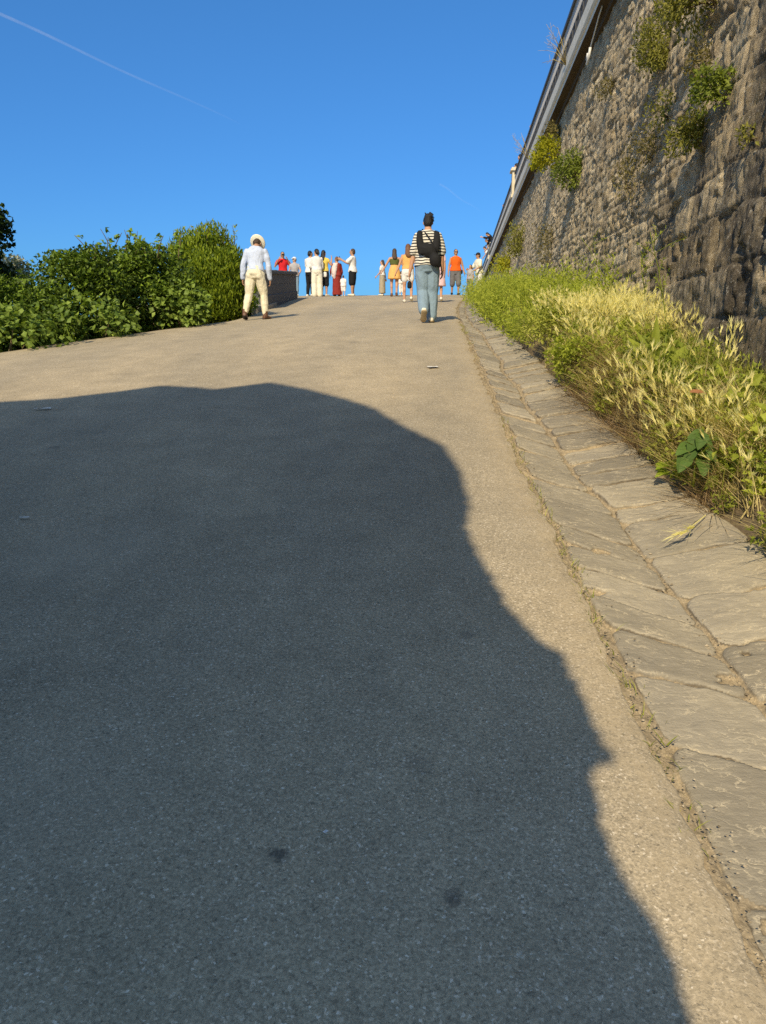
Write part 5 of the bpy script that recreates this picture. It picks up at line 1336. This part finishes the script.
def build_people():
    white = cloth('white_cotton', (.78, .76, .72)); cream = cloth('cream_trousers_cloth', (.78, .72, .54)); denim = cloth('washed_denim', (.23, .32, .40))
    stripe = cloth('striped_jersey', (.74, .70, .60), stripes=((.025, .025, .028), 24)); paleblue = cloth('pale_blue_shirting', (.56, .63, .78))
    black = cloth('black_cotton', (.018, .018, .02)); red = cloth('red_jersey', (.62, .025, .03)); orange = cloth('orange_jersey', (.78, .13, .015)); grey = cloth('grey_cotton', (.16, .155, .16))
    beige = cloth('beige_linen', (.40, .34, .24)); green = cloth('olive_jersey', (.10, .12, .035)); apricot = cloth('apricot_cotton', (.78, .43, .14)); pink = cloth('pale_pink_cotton', (.78, .55, .58))
    maroon = cloth('maroon_cloth', (.26, .035, .028)); yellow = cloth('yellow_cloth', (.72, .55, .12)); creamw = cloth('cream_linen', (.80, .75, .60)); navy = cloth('navy_cotton', (.022, .026, .045)); lightgrey = cloth('light_grey_cotton', (.42, .40, .40))
    straw_hat = plain_material('straw_hat', (.88, .83, .66), .8, .2, 60, .12, .5)
    whitecap = plain_material('white_cap', (.78, .77, .74), .8, .2, 40, .08, .2); darkcap = plain_material('dark_cap', (.02, .02, .024), .8, .2, 40, .2, .2)

    # the man in the straw hat, walking with his head bowed
    man = person('man in straw hat, pale shirt and cream trousers walking with bowed head', on_road(-2.50, 15.7), 1.66, -.10, 'tan', ('short', 'brown'), False, lean=.24, bow=.85, turn=-.15,
                 arms=[((-.050, -.012, -.165), (-.010, .02, -.145)), ((.040, -.005, -.17), (.004, .03, -.15))],
                 legs=[((-.034, -.010, -.232), (-.034, -.075, -.222)), ((.030, .055, -.228), (.020, -.030, -.240))], foot_pitch=(.25, 0), feet_turn=(-.15, .35),
                 top=dict(mat=paleblue, sleeve=1.92, hem=.545, inf=.013, flare=.03, wr=.013), bottom=dict(kind='trousers', mat=cream, length=.93, inf=.014, waist=.60, wr=.012), shoes=(LEATHER, .055), hat=('fedora', straw_hat), near=True, group='people walking up the road', seed=1)
    # the woman in the striped top
    b = person('woman in black and white striped top and jeans walking up the road', on_road(.67, 12.05), 1.57, -.03, 'warm', ('bun', 'black'), True, lean=.10, bow=.30,
               arms=[((-.036, .0, -.17), (-.034, .005, -.15)), ((.038, -.01, -.17), (.006, .05, -.14))],
               legs=[((.006, .012, -.235), (.010, -.150, -.185)), ((-.004, .035, -.232), (-.006, -.035, -.238))], foot_pitch=(.75, .05), feet_turn=(-.05, .12), build=1.0,
               top=dict(mat=stripe, sleeve=.85, hem=.505, inf=.018, flare=.07, bell=.008, wr=.008), bottom=dict(kind='jeans', mat=denim, length=.98, inf=.018, wide=.010, waist=.585, wr=.007), shoes=(SHOE_W, 0), near=True, group='people walking up the road', seed=2)
    def hood_bag(mb, p):
        T, up = p['T'], p['up']; Hh = p['H']
        for s in (-1, 1):
            loft(mb, [T(up((s * .070, .01, .842))), T(up((s * .080, -.058, .815))), T(up((s * .082, -.094, .74))), T(up((s * .066, -.100, .66))), T(up((s * .045, -.094, .60)))], np.array([.026, .029, .033, .044, .05]) * Hh, np.array([.014, .014, .015, .018, .02]) * Hh, 12)
        loft(mb, [T(up((.0, -.100, .70))), T(up((0, -.110, .66))), T(up((.012, -.104, .61))), T(up((.03, -.098, .575)))], np.array([.050, .074, .076, .055]) * Hh, np.array([.012, .024, .026, .015]) * Hh, 14)
        ball(mb, T((.068, -.112, .555)), np.array([.060, .036, .062]) * Hh)
        ball(mb, T((.100, -.10, .515)), np.array([.026, .03, .026]) * Hh)
    worn(b, 'hooded_backpack', 'black slouchy bag hanging on the back of the woman in stripes', 'bag', hood_bag, BLACK_BAG, .012, wr=.006)
    def strap(mb, p):
        T, up = p['T'], p['up']; mb.tube([T(up((-.055, .0, .85))), T(up((-.02, -.088, .79))), T(up((.03, -.105, .72))), T(up((.08, -.12, .62)))], .009, 6)
    worn(b, 'bag_strap', 'thin dark cross strap over the back of the striped top', 'strap', strap, BLACK_BAG, 0)
    def pouch(mb, p):
        T = p['T']; w = p['W'][0]; mb.tube([T(w + [0, 0, -.05]), T(w + [-.004, 0, -.10])], .006, 5); loft(mb, [T(w + [-.004, 0, -.09]), T(w + [-.004, 0, -.105]), T(w + [-.004, 0, -.15]), T(w + [-.004, 0, -.16])], np.array([.010, .022, .024, .012]) * p['H'], np.array([.01, .02, .022, .01]) * p['H'], 12)
    worn(b, 'small_pouch', 'small black pouch dangling from the left hand of the woman in stripes', 'bag', pouch, BLACK_BAG, .012)

    # walkers ahead of her
    c = person('woman in an apricot top and white shorts half hidden behind the woman in stripes', on_road(.70, 22.6), 1.58, .0, 'warm', ('long', 'auburn'), True, bow=.1,
               arms=[((-.055, -.01, -.16), (-.06, .0, -.13)), ((.05, 0, -.17), (.0, .05, -.14))], legs=[((-.01, .02, -.235), (0, -.02, -.236)), ((.01, -.02, -.235), (0, -.05, -.225))], foot_pitch=(0, .4),
               top=dict(mat=apricot, sleeve=.0, hem=.56, inf=.010, neck=.80), bottom=dict(kind='shorts', mat=white, length=.26, inf=.014), shoes=(SHOE_W, 0), seed=3)
    person('person in pale pink skirt, hidden from the waist up by the woman in stripes', on_road(1.50, 22.0), 1.52, .0, 'warm', ('long', 'brown'), True,
           legs=[((-.012, .02, -.235), (0, -.02, -.236)), ((.012, -.012, -.235), (0, -.05, -.225))], foot_pitch=(0, .3),
           top=dict(mat=pink, sleeve=.4, hem=.53), bottom=dict(kind='skirt', mat=pink, hem=.27, flare=.045, waist=.6), shoes=(SHOE_W, 0), seed=4)
    person('woman in an olive crop top and apricot shorts holding hands on both sides', on_road(.42, 29.6), 1.70, .0, 'warm', ('long', 'brown'), True,
           arms=[((-.085, .0, -.145), (-.085, .02, -.13)), ((.085, .0, -.14), (.115, .02, -.06))], legs=[((-.01, .02, -.235), (.004, -.02, -.236)), ((.0, -.012, -.235), (-.006, -.05, -.225))],
           top=dict(mat=green, sleeve=.0, hem=.655, inf=.012, neck=.775, name='crop_top'), bottom=dict(kind='skirt', mat=apricot, hem=.36, flare=.04, waist=.655, name='skort'), shoes=(LEATHER, .03), seed=5)
    g = person('girl in white shirt and long beige skirt looking left beside the olive top', on_road(-.03, 31.0), 1.34, math.pi * .42, 'fair', ('long', 'brown'), True, build=.9,
               arms=[((-.02, .05, -.16), (.02, .09, -.09)), ((.03, -.05, -.16), (.03, -.02, -.15))], top=dict(mat=white, sleeve=.5, hem=.56), bottom=dict(kind='skirt', mat=beige, hem=.06, flare=.012, waist=.6), shoes=(SHOE_W, 0), seed=6)
    k = person('small child in white with a dark backpack walking over the brow of the road', on_road(.80, 34.6), 1.02, .25, 'fair', ('short', 'brown'), True, build=1.0, lean=.12, top=dict(mat=white, sleeve=.6, hem=.46, inf=.03), bottom=dict(kind='trousers', mat=white, length=.8, inf=.02), shoes=(SHOE_W, 0), seed=7)
    worn(k, 'small_backpack', 'dark blue backpack on the small child at the brow of the road', 'backpack', backpack, cloth('dark_blue_canvas', (.03, .04, .075)), .014)
    o = person('woman in an orange top, grey shorts and dark glasses walking down towards the viewer', on_road(2.82, 31.2), 1.72, math.pi + .05, 'tan', ('short', 'brown'), True, build=1.08, glasses=True,
               arms=[((-.055, .0, -.17), (-.03, .04, -.14)), ((.045, .0, -.17), (.02, .04, -.15))], legs=[((-.012, .03, -.232), (0, -.02, -.238)), ((.012, -.01, -.235), (0, -.06, -.222))],
               top=dict(mat=orange, sleeve=.0, hem=.515, inf=.020, flare=.05), bottom=dict(kind='shorts', mat=grey, length=.60, inf=.018, wide=.006), shoes=(SHOE_D, 0), seed=8)
    worn(o, 'shoulder_bag', 'black cross body bag on the hip of the woman in orange', 'bag', shoulder_bag((.030, .035, .048), (-.135, .0, .50), (.075, .0, .84)), BLACK_BAG, .013, 'shoulder bags of the people by the crowd')
    person('dark haired child in grey standing right of the woman in orange', on_road(3.55, 32.6), 1.18, math.pi * .8, 'warm', ('long', 'black'), True, build=.95, top=dict(mat=lightgrey, sleeve=.6, hem=.5), bottom=dict(kind='skirt', mat=grey, hem=.12, flare=.02), shoes=(SHOE_W, 0), seed=9)
    person('person in cream shirt, white trousers and dark cap by the wall end', on_road(3.98, 33.2), 1.68, math.pi * .62, 'tan', ('short', 'brown'), False, lean=.12, bow=-.05, hat=('dark', darkcap), arms=[((-.06, .05, -.15), (.0, .10, -.06)), ((.05, .06, -.15), (.0, .12, -.03))],
           top=dict(mat=creamw, sleeve=.75, hem=.5, inf=.024), bottom=dict(kind='trousers', mat=white, length=.95, inf=.014), shoes=(SHOE_W, 0), seed=10)

    # the crowd at the top left
    G = 'people crowding at the top left of the road'
    def pl(x, y): return on_road(x, y)
    p1 = person('person in a red T-shirt holding a camera to the face behind the parapet', pl(-4.06, 32.6), 1.74, math.pi + .2, 'tan', ('short', 'brown'), False, arms=[((-.075, .02, -.13), (.085, .10, .155)), ((.075, .02, -.13), (-.085, .10, .155))], top=dict(mat=red, sleeve=.6, hem=.5), bottom=dict(kind='trousers', mat=beige, length=.95), shoes=(SHOE_D, 0), group=G, seed=11)
    def cam(mb, p): mb.box(p['T'](p['hd']((0, .125, .925))), np.array([.055, .03, .032])); mb.tube([p['T'](p['hd']((0, .13, .925))), p['T'](p['hd']((0, .17, .925)))], .026, 10)
    worn(p1, 'camera', 'dark camera held to the face by the person in red', 'camera', cam, SHOE_D, 0)
    person('person in a white cap and pale vest behind the end of the parapet', pl(-3.54, 32.2), 1.52, math.pi + .1, 'fair', ('short', 'grey'), True, turn=-.8, arms=[((-.06, .03, -.15), (.03, .09, -.07)), ((.05, 0, -.17), (.01, .04, -.14))], hat=('cap', whitecap), top=dict(mat=lightgrey, sleeve=.3, hem=.5), bottom=dict(kind='jeans', mat=denim, length=.95), shoes=(SHOE_W, 0), group=G, seed=12)
    a = person('dark haired person in a white T-shirt and black trousers, left of the woman in cream', pl(-2.86, 31.4), 1.72, -.55, 'warm', ('short', 'black'), False, turn=-.4, lean=.06, arms=[((-.03, .06, -.16), (.03, .10, -.10)), ((.045, .03, -.165), (-.01, .10, -.10))], legs=[((-.02, .03, -.234), (-.01, -.02, -.237)), ((.02, -.01, -.235), (.006, -.02, -.236))], top=dict(mat=white, sleeve=.7, hem=.51, inf=.02), bottom=dict(kind='trousers', mat=black, length=.95, inf=.014), shoes=(SHOE_W, 0), group=G, seed=13)
    person('woman in a white top and wide cream trousers turned away in the crowd', pl(-2.52, 30.6), 1.76, .25, 'warm', ('tail', 'black'), True, arms=[((-.03, .05, -.165), (.02, .11, -.06)), ((.03, .05, -.165), (-.02, .11, -.06))], turn=.5, bow=.15, top=dict(mat=white, sleeve=1.3, hem=.55, inf=.012), bottom=dict(kind='trousers', mat=creamw, length=.99, inf=.018, wide=.024, waist=.60), shoes=(SHOE_W, 0), group=G, seed=14)
    y = person('person in black with a yellow top raising a hand to the head', pl(-2.28, 31.0), 1.72, -.5, 'warm', ('long', 'black'), True, arms=[((-.03, .04, -.165), (.02, .06, -.14)), ((.075, .03, -.12), (-.03, .07, .15))], top=dict(mat=yellow, sleeve=.3, hem=.53), bottom=dict(kind='shorts', mat=black, length=.55, inf=.022), shoes=(SHOE_W, 0), group=G, seed=15)
    worn(y, 'tote_bag', 'white cloth bag on the side of the person raising a hand', 'bag', shoulder_bag((.05, .03, .06), (.07, -.07, .46), (-.07, 0, .84)), white, .014, 'shoulder bags of the people by the crowd')
    m = person('person in a long maroon dress with a pale scarf and headscarf', pl(-1.78, 31.0), 1.48, .35, 'tan', ('short', 'auburn'), True, turn=.6, arms=[((-.04, .06, -.15), (-.01, .07, -.12)), ((.04, .02, -.17), (.0, .06, -.14))], top=dict(mat=maroon, sleeve=1.4, hem=.5), bottom=dict(kind='skirt', mat=maroon, hem=.03, flare=.02), shoes=(SHOE_D, 0), group=G, seed=16)
    def shawl(mb, p):
        T, up = p['T'], p['up']; Hh = p['H']
        loft(mb, [T(up((-.03, .0, .83))), T(up((-.065, -.01, .74))), T(up((-.08, -.015, .62))), T(up((-.085, -.01, .50))), T(up((-.07, 0, .42)))], np.array([.07, .075, .07, .06, .03]) * Hh, np.array([.075, .092, .098, .09, .05]) * Hh, 14)
    worn(m, 'scarf', 'pale patterned scarf draped over the maroon dress', 'scarf', shawl, cloth('pale_pink_scarf', (.72, .60, .56)), .015, wr=.012)
    person('small child in white standing between the maroon dress and the man with the phone', pl(-1.52, 30.7), .78, -.2, 'fair', ('short', 'brown'), True, build=1.05, top=dict(mat=white, sleeve=.6, hem=.45, inf=.03), bottom=dict(kind='shorts', mat=white, length=.5, inf=.025), shoes=(SHOE_W, 0), group=G, seed=17)
    ph = person('man in a white T-shirt and black shorts photographing with a phone', pl(-1.17, 30.9), 1.76, math.pi * .46, 'tan', ('short', 'brown'), False, build=1.1, arms=[((-.02, .11, -.10), (.03, .13, .07)), ((.0, .12, -.09), (-.05, .12, .07))], top=dict(mat=white, sleeve=.75, hem=.495, inf=.02), bottom=dict(kind='shorts', mat=black, length=.50, inf=.022, wide=.006), shoes=(SHOE_W, 0), group=G, seed=18)
    def phn(mb, p):
        w = (p['W'][0] + p['W'][1]) / 2; mb.box(p['T'](w + np.array([0, .045, .03])), np.array([.038, .006, .078]))
    worn(ph, 'phone', 'dark phone held up by the man in black shorts', 'phone', phn, SHOE_D, 0)

    # people leaning at the railing on top of the wall
    G2 = 'people leaning at the railing on top of the wall'
    lean_arms = [((-.05, .02, -.16), (.02, .08, -.11)), ((.05, .02, -.16), (-.02, .08, -.11))]
    def rail(d, label, tops, hairs, H=1.72, lean=.35, skin='warm', bow=.25, out=-.30, arms=lean_arms, turn=0, woman=True, bot=None, hat=None):
        p0 = np.array([float(xwall(d, 5.0)), d, 5.38]) + WALL_OUT * out
        return person(label, tuple(p0), H, math.atan2(WALL_OUT[1], WALL_OUT[0]) - math.pi / 2 + turn, skin, hairs, woman, lean=lean, bow=bow, arms=arms, top=tops, bottom=bot or dict(kind='trousers', mat=navy, length=.9), shoes=(SHOE_D, 0), group=G2, hat=hat)
    rail(27.2, 'pale haired person at the railing nearest the viewer, only the head showing', dict(mat=pink, sleeve=.6, hem=.5), ('short', 'grey'), 1.60, .30)
    rail(32.0, 'person in dark clothes at the railing, nearer of the pair before the pillar', dict(mat=black, sleeve=1.9, hem=.5), ('long', 'black'), 1.74, .28)
    rail(33.4, 'person in dark clothes at the railing, farther of the pair before the pillar', dict(mat=navy, sleeve=1.9, hem=.5), ('long', 'black'), 1.72, .34)
    rail(42.5, 'fair haired person in pink at the railing beyond the pillar', dict(mat=pink, sleeve=.5, hem=.5), ('short', 'auburn'), 1.66, .28)
    rail(53.0, 'person in black bending far over the railing, arm stretched out', dict(mat=black, sleeve=1.6, hem=.5, inf=.022), ('long', 'black'), 1.76, .62, arms=[((-.08, .12, -.06), (-.02, .16, .03)), lean_arms[1]], out=-.05)
    rail(56.5, 'bare armed person at the railing below the bending one', dict(mat=orange if False else white, sleeve=.2, hem=.5), ('short', 'auburn'), 1.74, .50, skin='tan', out=-.05)
    rail(61.0, 'dark haired person in a white top at the far end of the railing', dict(mat=white, sleeve=.6, hem=.5), ('long', 'black'), 1.74, .46, out=-.05)


# ------------------------------------------------------------------ light, sky, camera
def build_light():
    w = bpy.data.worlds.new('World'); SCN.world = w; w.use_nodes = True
    nt = w.node_tree; nt.nodes.clear()
    sky = nt.nodes.new('ShaderNodeTexSky'); sky.sky_type = 'NISHITA'; sky.sun_disc = False
    sky.sun_elevation = SUN_EL; sky.sun_rotation = math.pi + SUN_AZ
    sky.air_density = 1.0; sky.dust_density = 0.4; sky.ozone_density = 2.2; sky.altitude = 150
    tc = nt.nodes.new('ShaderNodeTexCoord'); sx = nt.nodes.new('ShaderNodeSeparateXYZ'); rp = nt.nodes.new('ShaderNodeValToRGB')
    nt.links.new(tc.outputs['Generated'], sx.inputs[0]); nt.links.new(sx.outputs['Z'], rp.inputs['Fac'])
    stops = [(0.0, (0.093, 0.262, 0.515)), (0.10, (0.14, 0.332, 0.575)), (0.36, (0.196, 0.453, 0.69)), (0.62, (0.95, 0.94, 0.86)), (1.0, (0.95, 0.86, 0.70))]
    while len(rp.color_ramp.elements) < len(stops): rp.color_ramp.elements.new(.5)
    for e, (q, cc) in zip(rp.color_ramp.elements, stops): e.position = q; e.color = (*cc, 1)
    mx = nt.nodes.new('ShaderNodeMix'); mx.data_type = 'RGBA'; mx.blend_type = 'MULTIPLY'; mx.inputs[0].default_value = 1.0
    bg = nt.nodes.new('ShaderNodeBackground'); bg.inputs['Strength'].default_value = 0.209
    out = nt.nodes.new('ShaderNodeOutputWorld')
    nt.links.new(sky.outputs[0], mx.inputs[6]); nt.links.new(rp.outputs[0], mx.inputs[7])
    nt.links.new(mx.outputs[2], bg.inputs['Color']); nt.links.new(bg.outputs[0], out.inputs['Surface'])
    l = bpy.data.lights.new('sun', 'SUN'); l.energy = 5.0; l.angle = R(0.5); l.color = (1.0, 0.84, 0.57)
    o = bpy.data.objects.new('sun', l); COL.objects.link(o)
    o.rotation_euler = Vector(TO_SUN).to_track_quat('Z', 'Y').to_euler(); o.location = (-6, -20, 30)
    c = bpy.data.cameras.new('camera'); c.sensor_fit = 'VERTICAL'; c.sensor_height = 36.0; c.lens = 36.0 * 769 / 1024
    c.clip_start = 0.05; c.clip_end = 20000
    co = bpy.data.objects.new('camera', c); COL.objects.link(co)
    co.location = (0, 0, 0); co.rotation_euler = (R(90 - 12.5), 0, 0)
    SCN.camera = co
    SCN.view_settings.view_transform = 'Standard'; SCN.view_settings.look = 'None'; SCN.view_settings.exposure = 0
    SCN.cycles.use_denoising = False
    SCN.cycles.max_bounces = 8; SCN.cycles.diffuse_bounces = 4; SCN.cycles.transparent_max_bounces = 12

build_light(); build_land(); build_road(); build_gutter(); build_bank(); build_wall()
build_hedge(); build_shade_tree(); build_grass(); build_weeds(); build_wall_plants(); build_small()
build_people()
